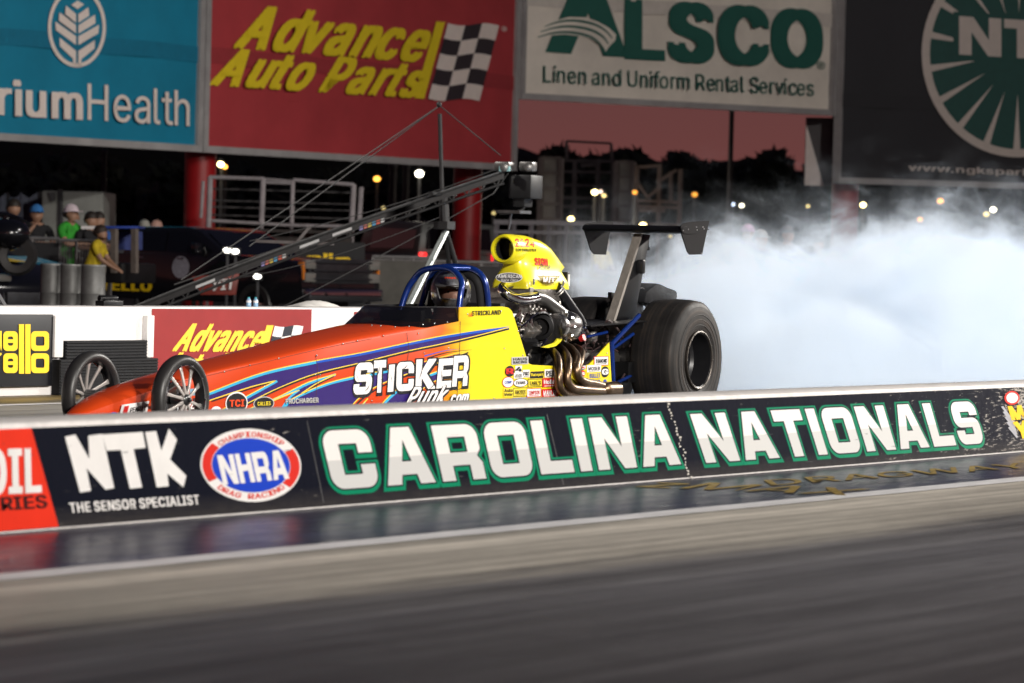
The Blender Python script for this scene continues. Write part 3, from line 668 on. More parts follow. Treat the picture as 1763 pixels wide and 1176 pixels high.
for X, hw, zb, zs, zt in st:
    hw = hw or YC-yside(X); d = zt-zs
    half = [(1, zb+.02), (1, (zb+zs)/2), (1, zs), (.97, zs+.3*d), (.86, zs+.62*d), (.55, zs+.92*d), (0, zt)]
    if X < 18.9:
        half = [(.75, zb+.01), (1, zb+.25*(zs-zb)), (1, zb+.75*(zs-zb)), (.93, zs+.25*d), (.78, zs+.6*d), (.45, zs+.9*d), (0, zt)]
    ring = [V((X, YC-a*hw, z)) for a, z in half]+[V((X, YC+a*hw, z)) for a, z in half[-2::-1]]+[V((X, YC+.5*hw, zb)), V((X, YC-.5*hw, zb))]
    rings.append(ring)
mb.loft(rings)
prof = [(21.677, .10), (21.677, .776), (22.20, .782), (22.27, .775), (22.315, .755), (22.345, .715), (22.526, .435), (22.55, .412), (22.586, .404), (22.86, .394), (23.257, .36), (23.588, .544), (23.634, .28), (23.66, .10)]
for sgn in (1, -1):
    pts = []
    for X, z in prof:
        y = yside(X); y = y if sgn == 1 else 2*YC-y; pts.append(V((X, y, z)))
    mb.prism(pts, -SN*.008 if sgn == 1 else V((0, -.008, 0)))
# flames lie in the paint: traced bands with fine edges
def band(top, bot, mi, k):
    mb.mi = mi; a = catmull([V((x, y, 0)) for x, y in top], 5); b = catmull([V((x, y, 0)) for x, y in bot], 5)
    mb.poly([S(p.x, p.y, k) for p in a+b[::-1]])
def line(pts, w, mi, k, taper=0):
    mb.mi = mi; c = catmull([V((x, y, 0)) for x, y in pts], 5); up = []; lo = []
    for i, p in enumerate(c):
        t = (c[min(i+1, len(c)-1)]-c[max(i-1, 0)]).normalized(); n_ = V((-t.y, t.x, 0)); ww = w*.5*(1-taper*i/(len(c)-1))
        up.append(p+n_*ww); lo.append(p-n_*ww)
    mb.poly([S(p.x, p.y, k) for p in up+lo[::-1]])
# main band with forked tail
mt = [(340, 682), (364, 674.5), (452, 642), (544, 621.5), (620, 608), (700, 591), (760, 579), (822, 569), (876, 562)]
mbm = [(426, 693.5), (480, 667), (544, 642.5), (620, 624), (700, 604), (760, 591.5), (822, 577), (876, 563)]
mb.mi = 1; ca = catmull([V((x, y, 0)) for x, y in mt], 5); cb = catmull([V((x, y, 0)) for x, y in mbm], 5)
mb.poly([S(p.x, p.y, 1) for p in ca]+[S(p.x, p.y, 1) for p in cb[::-1]]+[S(x, y, 1) for x, y in ((378, 712), (395, 700), (430, 681), (474, 655.5), (430, 666), (364.5, 688), (340, 697))])
line([(x, y+2.2) for x, y in mt], 4.2, 3, 2); line([(x, y+2.2) for x, y in mt[:4]], 4.4, 2, 3); line([(x, y-.6) for x, y in mt], 1.7, 4, 3)
line([(x, y+.6) for x, y in mbm], 1.6, 4, 3); line([(x, y+3.0) for x, y in mbm], 3.2, 5, 2)
line([(340, 697), (364.5, 688), (430, 666.5), (474, 655.5)], 1.8, 4, 3); line([(364, 691), (430, 669.5), (468, 658)], 2.6, 5, 2)
line([(376, 712), (430, 682), (477, 656)], 4, 2, 2); line([(372, 710.5), (426, 681), (474, 655.5)], 1.5, 4, 3)
# second flame
mb.mi = 1; mb.poly([S(x, y, 1) for x, y in ((402, 712), (440, 701), (473, 687), (532, 658), (577, 644.5), (545, 659), (520, 676), (500, 690), (478, 712))])
line([(415, 712), (473, 688.5), (532, 660), (577, 645)], 4.2, 2, 2); line([(412, 710), (473, 685.8), (532, 657.2), (578, 644)], 1.6, 4, 3)
line([(578, 644.5), (545, 660), (519, 677)], 1.8, 4, 3); line([(575, 647.5), (548, 661), (524, 677)], 2.4, 5, 2)
mb.mi = 0; mb.poly([S(x, y, 2) for x, y in ((440, 706), (470, 690), (515, 671), (500, 684), (484, 706))])
line([(425, 714), (470, 690), (515, 671.5)], 2.2, 4, 3); line([(515, 671), (497, 686), (482, 708)], 3.4, 2, 3)
# large lower field
mb.mi = 1; mb.poly([S(x, y, 1) for x, y in ((480, 712), (500, 691), (528, 676), (565, 661), (605, 650.5), (660, 640), (720, 627), (780, 612), (806, 605), (760, 622), (700, 644), (650, 664), (615, 688), (596, 712))])
line([(480, 712), (501, 690), (528, 676), (565, 661.5), (605, 651.5), (660, 641), (720, 628)], 3.8, 2, 2); line([(498, 689), (528, 673.5), (565, 659), (605, 648.8), (660, 638), (720, 625), (800, 604.5)], 1.6, 4, 3)
line([(808, 604), (760, 622), (700, 644), (650, 664), (615, 688), (596, 712)], 1.8, 4, 3); line([(806, 607), (760, 625), (703, 646), (654, 667), (620, 690), (602, 712)], 2.8, 5, 2)
mb.mi = 1; mb.poly([S(x, y, 1) for x, y in ((650, 712), (665, 690), (690, 668), (722, 652), (765, 636), (800, 622), (780, 640), (745, 658), (715, 680), (698, 712))])
line([(650, 712), (666, 690), (691, 668.5), (722, 653), (765, 637)], 4, 2, 2); line([(647, 710), (663, 688.5), (689, 666), (722, 650.5), (765, 634.5), (802, 621)], 1.6, 4, 3)
line([(802, 622), (780, 640), (745, 658), (715, 680), (698, 712)], 1.8, 4, 3)
line([(612, 712), (632, 688)], 6, 2, 2, 1); line([(610, 711), (633, 686)], 2, 4, 3)
line([(735, 617), (770, 607), (812, 602)], 2.4, 5, 3, .9); line([(730, 613), (765, 604), (790, 601)], 2.0, 3, 3, .9)
mb.build('body', [PAINT, PURP, CYAN, BLUE, YLN, BLK], car)
mb = MB()
for pts in (((543, 611), (546, 646), (541, 712)), ((700, 573), (703, 604), (697, 640)), ((792, 553), (791, 600), (786, 690)), ((300, 660), (420, 632), (545, 602), (640, 583))):
    c_ = catmull([V((x, y, 0)) for x, y in pts], 5); mb.poly([S(p.x-.35, p.y-.25, 3.5) for p in c_]+[S(p.x+.35, p.y+.25, 3.5) for p in c_[::-1]])
mb.build('panel_seam', mat('seam_dark', (.06, .02, .01), .6, var=0), car, smooth=False)
# rivets and panel joints
for x, y in ((640, 560), (655, 561), (680, 563), (704, 562), (728, 559), (748, 557), (770, 554.5), (545, 612), (551, 646), (543, 645), (772, 599), (730, 608), (892, 570), (805, 541), (1045, 608), (455, 665), (386, 640), (430, 629), (480, 617), (590, 592), (615, 587), (660, 578), (880, 640), (868, 600), (862, 536), (900, 612), (640, 690), (850, 686), (720, 574)):
    mb = MB(); p = S(x, y); mb.sph(p, (.006, .004, .006), 8, 6); mb.build('rivet', mat('steel', (.5, .5, .5), .3, 1.0, var=0), car)

WT = mat('sticker_white', (.80, .77, .76), .4, var=.03); DK = BLK
def Q(x0, y0, x1, y1, h): return (S(x0, y0), S(x1, y1), S(x0, y0-h))
# STICKER / Punk / .com
def stroke_text(mb, s, A, B, D, k, bold, wide, mi_in, mi_out, shear=0.0):
    a, b, d = S(*A, k), S(*B, k), S(*D, k); sh = S(A[0]+1.2, A[1]+2, k)-a
    mb.mi = mi_out; mb.text(s, a+sh, b+sh, d+sh, SN*0, bold, wide, shear=shear)
    mb.mi = mi_in; mb.text(s, a, b, d, SN*.0042, bold, shear=shear)
mb = MB()
def sticker_letters():
    """hand-cut display letters, each traced as its own box with its own tilt"""
    L = [('S', 606, 680, 637, 678, 612, 625), ('T', 641, 677, 662, 675, 643, 621), ('I', 666, 675, 676, 674, 669, 628), ('C', 681, 674, 711, 672, 682, 624), ('K', 714, 671, 748, 669, 716, 619), ('E', 750, 669, 775, 667, 755, 618), ('R', 777, 666, 803, 664, 781, 613)]
    for c, ax, ay, bx, by, dx, dy in L:
        a, b, d = S(ax, ay, 5), S(bx, by, 5), S(dx, dy, 5); sh = S(ax+1, ay+1.6, 5)-a
        mb.mi = 1; word(mb, c, a+sh, b+sh, d+sh, SN*.0004, .075)
        mb.mi = 0; word(mb, c, a, b, d, SN*.0016)
    mb.mi = 1      # cracks through the letters
    for x, y, l, a in ((612, 650, 26, 1.2), (622, 640, 22, .3), (630, 668, 18, 2.2), (648, 640, 30, 1.9), (655, 655, 18, .5), (670, 650, 26, 1.3), (684, 645, 20, .7), (695, 632, 16, 2.4), (690, 665, 22, 1.1), (722, 640, 34, 1.8), (735, 650, 24, .8), (742, 664, 20, 2.3), (757, 645, 30, 1.5), (766, 632, 18, .2), (783, 640, 28, 1.0), (792, 655, 26, 2.0), (797, 630, 18, .5), (640, 625, 24, .25), (790, 668, 20, 2.6)):
        dx, dy = math.cos(a)*l/2, math.sin(a)*l/2; m1 = (x+dy*.12, y-dx*.12)
        mb.poly([S(x-dx, y-dy, 19), S(m1[0]+.45, m1[1]+.45, 19), S(x+dx, y+dy, 19), S(m1[0]-.35, m1[1]-.35, 19)])
sticker_letters()
stroke_text(mb, 'Punk', (694, 699), (761, 695), (704, 667), 21, .03, .035, 0, 1, .35)
stroke_text(mb, '.com', (767, 694), (801, 692), (770, 680), 21, .05, .05, 0, 1, .1)
mb.build('lettering', [WT, BLK], car, smooth=False)
mb = MB(); a, b, d = Q(812, 543.5, 861, 541.5, 8); mb.text('STRICKLAND', a, b, d, SN*.002, .03)
mb.mi = 1
for i in range(4): mb.poly([S(806+i*2, 545, 3), S(807.3+i*2, 545, 3), S(809.4+i*1.6, 536+(i % 2)*2, 3)])
mb.build('lettering', [BLK, mat('sticker_red', sr(205, 40, 40), .4, var=0)], car, smooth=False)
SR, SY = MATS['sticker_red'], mat('sticker_yellow', (.80, .62, .03), .4, var=0); SBL = mat('sticker_blue', sr(30, 70, 170), .4, var=0); SG = mat('sticker_grey', (.45, .44, .44), .4, var=0)
def sticker(x0, y0, x1, y1, fill, word_, tc_, shape='rect', edge=None, bold=.05, wb=.5):
    """one printed sticker on the body side: x0,y0 = lower left, x1,y1 = upper right in photo pixels"""
    mb = MB(); sl = -.045*(x1-x0); mats = [fill, tc_, edge or tc_]
    def P(u, v, k): x = x0+(x1-x0)*u; return S(x, y0+(y1-y0)*v+sl*u, k)
    cs = [(0, 0), (1, 0), (1, 1), (0, 1)] if shape == 'rect' else [(.5+.5*math.cos(R(a)), .5+.5*math.sin(R(a))) for a in range(0, 360, 12)]
    if shape == 'slant': cs = [(0, 0), (.93, 0), (1, 1), (.07, 1)]
    if fill:
        if edge: mb.mi = 2; mb.poly([P(.5+(u-.5)*1.09, .5+(v-.5)*1.16, 5) for u, v in cs])
        mb.mi = 0; mb.poly([P(u, v, 6) for u, v in cs])
    mb.mi = 1; ws = word_.split('\n')
    for i, s in enumerate(ws):
        h = wb/len(ws); v0 = .5+wb/2-(i+1)*h+h*.1; m_ = .1 if shape != 'oval' else .17
        A, B, D = P(m_, v0, 7), P(1-m_, v0, 7), P(m_, v0+h*.82, 7); mb.text(s, A, B, D, SN*.0004, bold)
    if fill and shape == 'rect' and len(ws) == 1:
        mb.mi = 1; mb.poly([P(.12, .1, 7), P(.88, .1, 7), P(.88, .17, 7), P(.12, .17, 7)])
    o = mb.build('sticker', [m or WT for m in mats], car, smooth=False); return o
sticker(389, 712, 424, 678, BLK, 'TCI', mat('sticker_orange', sr(225, 70, 25), .4, var=0), 'oval', WT, .06, .42)
sticker(437, 706, 470, 685, BLK, 'CALLIES', SY, 'oval', SG, .04, .38)
sticker(484, 697, 554, 686, None, 'PROCHARGER', SG, bold=.05, wb=.95)
sticker(483.5, 698, 553.5, 687, None, 'PROCHARGER', BLK, bold=.012, wb=.92)
sticker(363, 713, 380, 700, WT, 'NHRA', SBL, 'oval', SR, .04, .3)
sticker(880, 628, 909, 615, SG, 'HAUS\nRACING', BLK, wb=.8, bold=.04)
sticker(869, 649, 885, 630, BLK, 'R', SR, 'oval', None, .06, .6)
sticker(886, 642, 898, 630, WT, '4', BLK, 'slant', None, .05, .8)
sticker(884, 652, 899, 642, WT, 'JEGS', BLK, 'rect', None, .02, .6)
sticker(899, 650, 911, 637, WT, 'PRO', BLK, 'rect', None, .04, .6)
sticker(911, 652, 936, 640, BLK, 'Racepak', SY, 'slant', SY, .04, .6)
sticker(937, 650, 962, 636, WT, 'PERF', BLK, 'rect', None, .05, .7)
sticker(865, 667, 883, 650, WT, 'COMP', SBL, 'oval', SR, .03, .35)
sticker(884, 666, 907, 653, WT, 'EVANS', BLK, 'oval', BLK, .03, .5)
sticker(909, 666, 932, 654, SY, "EARL'S", BLK, 'rect', BLK, .04, .6)
sticker(933, 667, 960, 651, SR, 'Holley', WT, 'rect', None, .05, .7)
sticker(866, 684, 883, 668, SY, 'Auto\nMeter', BLK, 'rect', None, .03, .85)
sticker(884, 682, 906, 669, SY, 'BRODIX', BLK, 'rect', BLK, .03, .6)
sticker(907, 683, 930, 670, WT, 'SIMPSON', SR, 'rect', SR, .03, .6)
sticker(932, 684, 960, 670, SR, 'MANLEY', WT, 'rect', None, .04, .7)
sticker(861, 700, 881, 687, SR, 'ARP', WT, 'rect', None, .04, .6)
sticker(883, 699, 906, 686, WT, 'SUMMIT', SR, 'rect', SBL, .03, .5)
sticker(907, 700, 931, 686, WT, 'SIMPSON', SR, 'rect', SR, .03, .6)
sticker(932, 700, 958, 687, SR, 'MANLEY', WT, 'rect', None, .04, .6)
sticker(961, 689, 984, 681, BLK, 'TECH', SG, 'rect', None, .03, .7)
sticker(1023, 629, 1046, 615, WT, 'DIAMOND', BLK, 'rect', SR, .05, .55)
sticker(1010, 641, 1034, 629, WT, 'MOSER', BLK, 'rect', SY, .03, .6)
sticker(1012, 652, 1034, 642, SY, 'BULLET', SBL, 'rect', SY, .04, .8)
sticker(1034, 650, 1048, 631, BLK, 'G', WT, 'oval', None, .06, .6)
sticker(997, 636, 1008, 630, WT, 'K', SR, 'slant', None, .05, .6)
sticker(996, 649, 1007, 638, SR, 'S', WT, 'oval', None, .05, .5)
sticker(1028, 663, 1046, 652, SY, 'LA', SBL, 'rect', SY, .06, .8)
# nose stickers follow the nose flank
def nose_pt(x, y, k=1): return onP(x, y, V((18.4, YC-.160, 0)), V((-.09, -1, 0)).normalized())+V((0, -.004*k, 0))
mb = MB(); mb.mi = 0; mb.poly([nose_pt(*p) for p in ((204, 717), (209, 697), (256, 690), (252, 711))])
mb.mi = 1; mb.poly([nose_pt(*p, 1.4) for p in ((209, 714), (213, 699.5), (221, 698.3), (217, 713))]); mb.mi = 2; mb.text('PENRAY', nose_pt(222, 710.5, 1.4), nose_pt(249, 706.5, 1.4), nose_pt(224, 702, 1.4), V((0, 0, 0)), .03)
mb.build('sticker', [WT, SR, BLK], car, smooth=False)
mb = MB(); mb.poly([nose_pt(*p) for p in ell(195, 713, 8, 5.5, 24)]); mb.mi = 1; mb.poly([nose_pt(*p, 1.3) for p in ell(195, 713.5, 6.3, 4, 24)]); mb.build('sticker', [SR, SBL], car, smooth=False)

# ------------------------------------------------------------------ wheels
def tyre_mat(name, c, rough, streak):
    return mat(name, c, rough, spec=.28, var=streak, vscale=7, vstretch=(1, 1, 1), rvar=.1)
TY = tyre_mat('slick_rubber', (.028, .0255, .024), .60, .35); TYF = mat('front_tyre_rubber', (.022, .021, .021), .42, var=.2, vscale=12)
ALU = mat('polished_alloy', (.62, .60, .58), .18, 1.0, var=.08, vscale=20); CHR = mat('chrome', (.70, .70, .72), .07, 1.0, var=0); DKM = mat('dark_metal', (.05, .05, .055), .4, .6, var=.2)
def slick():
    m = TY; t = m.node_tree; b = t.nodes['Principled BSDF']; N = t.nodes.new; L = t.links.new
    tcn = N('ShaderNodeTexCoord'); vm = N('ShaderNodeVectorMath'); vm.operation = 'SUBTRACT'; vm.inputs[1].default_value = (24.7-21.5, 0, .42); L(tcn.outputs['Object'], vm.inputs[0])
    v2 = N('ShaderNodeVectorMath'); v2.operation = 'MULTIPLY'; v2.inputs[1].default_value = (1, 0, 1); L(vm.outputs[0], v2.inputs[0])
    le = N('ShaderNodeVectorMath'); le.operation = 'LENGTH'; L(v2.outputs[0], le.inputs[0])
    cm = N('ShaderNodeCombineXYZ'); L(le.outputs['Value'], cm.inputs[0]); sp = N('ShaderNodeSeparateXYZ'); L(vm.outputs[0], sp.inputs[0]); L(sp.outputs[1], cm.inputs[1])
    nz = N('ShaderNodeTexNoise'); nz.inputs['Scale'].default_value = 42; nz.inputs['Detail'].default_value = 4; nz.inputs['Roughness'].default_value = .7; L(cm.outputs[0], nz.inputs['Vector'])
    n2 = N('ShaderNodeTexNoise'); n2.inputs['Scale'].default_value = 5; L(tcn.outputs['Object'], n2.inputs['Vector'])
    ad = N('ShaderNodeMath'); ad.operation = 'MULTIPLY_ADD'; ad.inputs[1].default_value = .5; L(n2.outputs[0], ad.inputs[0]); L(nz.outputs[0], ad.inputs[2])
    rp = N('ShaderNodeValToRGB'); cr = rp.color_ramp; cr.elements[0].position = .50; cr.elements[0].color = (.008, .0074, .0074, 1); cr.elements[1].position = 1.0; cr.elements[1].color = (.048, .036, .029, 1)
    e = cr.elements.new(.75); e.color = (.019, .0172, .0166, 1)
    L(ad.outputs[0], rp.inputs[0]); L(rp.outputs[0], b.inputs['Base Color'])
    bp = N('ShaderNodeBump'); bp.inputs['Strength'].default_value = .3; bp.inputs['Distance'].default_value = .006; L(nz.outputs[0], bp.inputs['Height']); L(bp.outputs[0], b.inputs['Normal'])
slick()
def rear_wheel(y, out):
    c = V((24.7, y, .42)); wroot = thing('rear_wheel', None, None, (0, 0, 0)); wroot.parent = car
    ax = (0, out, 0)       # out = outward along y
    mb = MB(); prof = [(-.165, .195), (-.178, .24), (-.180, .30), (-.174, .35), (-.166, .388), (-.146, .411), (-.08, .419), (0, .421), (.08, .419), (.146, .411), (.166, .388), (.174, .35), (.180, .30), (.178, .24), (.165, .195)]
    fine = []
    for i in range(len(prof)-1):
        for j in range(2):
            t = j/2; fine.append(tuple(prof[i][k]*(1-t)+prof[i+1][k]*t for k in (0, 1)))
    fine.append(prof[-1]); mb.lathe(c, ax, fine, 96)
    for k in range(3):      # raised rings moulded into the outer sidewall
        r = .245+.035*k; mb.lathe(c, ax, [(.178, r-.004), (.1815, r), (.178, r+.004)], 96)
    mb.build('tyre', TY, wroot, ang=50)
    mb = MB(); mb.lathe(c, ax, [(.150, .205), (.176, .203), (.180, .195), (.176, .186), (.150, .183), (.05, .178), (.03, .16), (.03, .06), (.06, .045), (.07, 0.001)], 72)
    for k in range(5):
        a = 2*math.pi*k/5; mb.cyl(c+V((math.cos(a)*.075, out*.03, math.sin(a)*.075)), c+V((math.cos(a)*.075, out*.06, math.sin(a)*.075)), .012, n=8)
    o = mb.build('rim', mat('rim_black', (.012, .012, .014), .35, .2, var=.1), wroot)
    mb = MB(); mb.lathe(c, ax, [(.172, .207), (.185, .205), (.188, .197), (.184, .190), (.172, .188)], 72)
    for k in range(24):
        a = 2*math.pi*k/24; mb.sph(c+V((math.cos(a)*.197, out*.187, math.sin(a)*.197)), .0045, 6, 4)
    mb.build('bead_ring', mat('bead_alloy', (.09, .08, .072), .45, 1.0, var=.35), wroot)
rear_wheel(12.285, -1); rear_wheel(12.945, 1)
SPK = mat('spoke_alloy', (.62, .58, .55), .32, .55, var=.1, vscale=30)
def front_wheel(y, out):
    c = V((18.45, y, .2525)); wroot = thing('front_wheel', None, None, (0, 0, 0)); wroot.parent = car; ax = (0, out, 0)
    mb = MB(); prof = [(-.030, .200), (-.040, .208), (-.043, .222), (-.036, .240), (-.018, .2505), (0, .2525), (.018, .2505), (.036, .240), (.043, .222), (.040, .208), (.030, .200)]; mb.lathe(c, ax, prof, 72); mb.build('tyre', TYF, wroot, ang=60)
    mb = MB(); mb.lathe(c, ax, [(-.033, .203), (-.028, .194), (0, .188), (.028, .194), (.034, .203), (.030, .205), (0, .194), (-.030, .205)], 72)
    for k in range(40):
        if k % 4 == 0: a = 2*math.pi*k/40; mb.sph(c+V((math.cos(a)*.198, out*.036, math.sin(a)*.198)), .0045, 6, 4)
    mb.build('rim', BLK, wroot)
    mb = MB(); mb.lathe(c, ax, [(.033, .199), (.038, .1975), (.040, .194), (.036, .191)], 64); mb.build('rim_lip', CHR, wroot)
    for k in range(10):
        a = 2*math.pi*(k+.5)/10+.1; u = V((math.cos(a), 0, math.sin(a))); t_ = V((-math.sin(a), 0, math.cos(a))); o_ = V((0, out, 0)); mb = MB()
        mb.loft([[c+u*r+t_*w_*s1+o_*(h+hh*s2) for s1, s2 in ((-1, -1), (1, -1), (1, 1), (-1, 1))] for r, w_, h, hh in ((.028, .009, .035, .007), (.10, .0075, .024, .006), (.165, .010, .010, .005), (.192, .016, .004, .005))])
        mb.build('spoke', SPK, wroot, bev=.002)
    mb = MB(); mb.lathe(c, ax, [(-.05, .03), (.02, .034), (.045, .032), (.052, .026), (.056, .014), (.070, .012), (.074, .001)], 24); mb.build('hub', BLK, wroot)
front_wheel(12.262, -1); front_wheel(12.868, 1)
mb = MB(); mb.tube([(18.45, 12.30, .2525), (18.45, 12.6, .25), (18.45, 12.84, .2525)], .016)
mb.tube([(18.46, 12.32, .245), (18.55, 12.33, .24), (18.66, 12.5, .22), (18.46, 12.6, .25), (18.66, 12.7, .22), (18.55, 12.82, .24)], .009)
mb.cyl((18.47, 12.318, .2525), (18.47, 12.335, .2525), .095, n=32); mb.box((18.56, 12.335, .29), (.07, .05, .07)); mb.box((18.56, 12.32, .2), (.05, .03, .05))
mb.build('front_axle', CHR, car)
# dark script panel behind the front wheel
mb = MB(); L_ = lambda x, y, k=1: onP(x, y, SP0, SN)+SN*.004*k
mb.poly([L_(300, 716), L_(300, 688), L_(352, 684), L_(352, 713)]); mb.mi = 1; mb.text('Trick', L_(303, 706, 1.4), L_(346, 703, 1.4), L_(307, 692, 1.4), SN*.001, .02, shear=.2)
mb.mi = 2; mb.poly([L_(320, 682, 1.2), L_(320, 670, 1.2), L_(343, 668, 1.2), L_(343, 680, 1.2)])
mb.build('sticker', [mat('sticker_plum', (.03, .006, .012), .4, var=0), WT, mat('sticker_sky', (.2, .38, .5), .4, var=.3, vscale=40)], car, smooth=False)

# ------------------------------------------------------------------ cockpit: tinted screen, cage, wheel
m = bpy.data.materials.new('tinted_screen'); m.use_nodes = True; b = m.node_tree.nodes['Principled BSDF']
b.inputs['Base Color'].default_value = (.004, .004, .005, 1); b.inputs['Roughness'].default_value = .08; b.inputs['Alpha'].default_value = .92; b.inputs['Coat Weight'].default_value = .6
TINT = m
base = []; top = []
def yb_(X): return YC-(YC-yside(X))*.99
pl = [(21.676, .686), (21.45, .664), (21.30, .648), (21.16, .640), (21.07, .648)]
near = [V((X, yb_(X)+(.0 if X > 21.2 else .06*(21.2-X)/.13+.02), z)) for X, z in pl]
near[-1].y = 12.40; base = near+[V((21.02, 12.49, .661)), V((21.005, 12.6, .667)), V((21.02, 12.71, .661))]+[V((p.x, 2*YC-p.y, p.z)) for p in near[::-1]]
topn = [V((21.676, yb_(21.676)+.012, .774)), V((21.50, 12.335, .775)), V((21.38, 12.36, .775)), V((21.31, 12.40, .774)), V((21.27, 12.45, .773))]
top = topn+[V((21.25, 12.53, .772)), V((21.245, 12.6, .772)), V((21.25, 12.67, .772))]+[V((p.x, 2*YC-p.y, p.z)) for p in topn[::-1]]
mb = MB(); cb_, ct_ = catmull(base, 4), catmull(top, 4); mb.loft([cb_, [a.lerp(b_, .5)+V((0, 0, .006)) for a, b_ in zip(cb_, ct_)], ct_], cap=False, closed=False); mb.build('windscreen', TINT, car, ang=80)
mb = MB(); mb.tube(ct_, .004, 6); mb.build('screen_trim', DKM, car)
mb = MB(); mb.poly([(21.3, 12.36, .66), (22.3, 12.36, .45), (22.3, 12.84, .45), (21.3, 12.84, .66)]); mb.box((21.45, 12.6, .70), (.05, .3, .10)); mb.box((22.30, 12.6, .55), (.06, .5, .5)); mb.prism([V((X, 2*YC-yside(X)-.0105, z+.002)) for X, z in prof[:11]]+[V((23.257, 2*YC-yside(23.257)-.0105, .12))], (0, -.004, 0)); mb.build('cockpit_tub', mat('tub_black', (.008, .008, .009), .6, var=.2), car)
mb = MB(); mb.box((21.50, 12.46, .69), (.03, .06, .02)); mb.build('yellow_switch', SY, car, bev=.004)
CAGE = mat('cage_blue', (.006, .030, .19), .25, .3, var=.1, coat=.8)
mb = MB(); P_ = lambda L__: catmull([onY(x, y, Y) for x, y, Y in L__], 4)
mb.tube(P_([(788, 548, 12.37), (793, 506, 12.37), (795, 487, 12.38), (787, 472, 12.43), (773, 463, 12.5), (751, 461, 12.6), (728, 466, 12.7), (714, 479, 12.77), (699, 504, 12.82), (684, 552, 12.85)]), .0205, 14)
mb.tube(P_([(842, 560, 12.35), (839, 506, 12.35), (833, 481, 12.37), (821, 467, 12.42), (802, 461, 12.5), (775, 459, 12.62), (755, 462, 12.7), (743, 473, 12.77), (734, 497, 12.82), (722, 540, 12.84)]), .0205, 14)
mb.tube([onY(762, 461.5, 12.55), onY(808, 462, 12.47)], .017, 12)
mb.build('roll_cage', CAGE, car)
mb = MB(); mb.tube(P_([(829, 545, 12.40), (826, 500, 12.40), (818, 480, 12.43), (800, 471, 12.52), (776, 469, 12.62), (758, 474, 12.7), (748, 492, 12.76), (742, 530, 12.79)]), .028, 12); mb.build('cage_padding', mat('padding', (.010, .010, .011), .8, var=.2), car)
mb = MB(); mb.sph(onY(760, 461, 12.57)+V((0, -.024, 0)), (.012, .006, .012), 12, 8); mb.build('cage_badge', mat('badge_pink', (.35, .22, .24), .5, var=0), car)
mb = MB(); c = V((21.60, 12.6, .62)); mb.tube([c+V((.03*math.sin(a), .12*math.cos(a), .10*math.sin(a))) for a in [2*math.pi*i/24 for i in range(25)]], .011, 8, cap=False); mb.bar(c+V((0, -.11, 0)), c+V((0, .11, 0)), .02, .01); mb.build('steering_wheel', mat('tub_black', (0, 0, 0)), car)

# ------------------------------------------------------------------ yellow injector hat
HAT = mat('hat_yellow', (.80, .70, .015), .36, var=.03, coat=.6)
def sq(c, a, b_, n, e, Z): return [V((c[0]+a*math.copysign(abs(math.cos(t))**(2/e), math.cos(t)), c[1]+b_*math.copysign(abs(math.sin(t))**(2/e), math.sin(t)), Z)) for t in [2*math.pi*(i+.5)/n for i in range(n)]]
hat = thing('injector_hat', None, None, (0, 0, 0)); hat.parent = car
mc = onY(866, 428.5, YC); mc = V((mc.x, YC, mc.z))
rings = []
for py, pcx, a, b_, e in ((497, 914, .300, .152, 9), (489, 914, .300, .152, 8), (482, 914, .296, .146, 6.5), (474, 914, .290, .134, 5), (466, 914, .284, .123, 4)):
    p = onY(pcx, py, YC); rings.append(sq((p.x, p.y), a, b_, 44, e, p.z))
for py, Rt, b_, e in ((458, 973, .116, 3.2), (450, 968, .112, 2.8), (442, 963, .112, 2.5), (434, 957, .112, 2.4), (426, 950.5, .110, 2.3), (419, 942, .102, 2.2), (413, 931, .090, 2.1), (409, 917, .070, 2.0), (406, 907, .048, 2.0), (404.6, 900, .028, 2), (404, 893, .012, 2)):
    k = 218*b_; d = Rt-866-14.6; q_ = (d*d-k*k)/(2*d); a = q_/133; z = onY(880, py, YC).z; sh = .0 if py > 415 else .012*(415-py)/5
    rings.append(sq((mc.x+.11+a+sh, YC), a, b_, 44, e, z))
mb = MB(); mb.loft(rings)
mb.lathe(mc, (-1, 0, 0), [(-.30, .05), (-.20, .088), (-.10, .100), (-.03, .099), (.0, .094), (.008, .086), (.005, .077), (-.02, .072), (-.10, .068)], 44)
hat_o = mb.build('shell', HAT, hat, ang=45)
from mathutils.bvhtree import BVHTree
hat_bvh = BVHTree.FromPolygons(mb.v, mb.f)
def wrap(mb, lift=.003):      # lay a decal on the flank of the hat
    for i, p in enumerate(mb.v):
        d_ = (p-CAM).normalized(); h_ = hat_bvh.ray_cast(CAM, d_)
        if h_[0] is not None: mb.v[i] = h_[0]-d_*(lift+.0000016*i+(.0012 if i > 4e9 else 0))

mb = MB(); mb.lathe(mc, (-1, 0, 0), [(-.015, .0725), (-.05, .070), (-.11, .066), (-.112, .001)], 40); mb.build('intake_mouth', mat('mouth_black', (.004, .004, .005), .6, var=0), hat)
hn = V((0, -1, 0)); yh = YC-.17
H_ = lambda x, y, Y=yh: onY(x, y, Y)
def hat_text(s, A, B, D, Ya, Yb_, mi, bold, shear=0):   # leaning back with the hat's flank
    mb.mi = mi; mb.text(s, onY(*A, Ya), onY(*B, Ya), onY(*D, Yb_), V((0, 0, 0)), bold, shear=shear)
mb = MB(); hat_text('2124', (888, 424.5), (920, 425), (887, 411), 12.482, 12.482, 0, .04); hat_text('TOP DRAGSTER', (888, 432.6), (923, 433), (888, 428), 12.482, 12.482, 1, .02)
hat_text('SIGN', (922, 456), (943, 457.5), (921, 444), 12.482, 12.482, 0, .07); hat_text('Punk', (928, 463.5), (949, 464), (929, 454.5), 12.482, 12.482, 1, .0, .3)
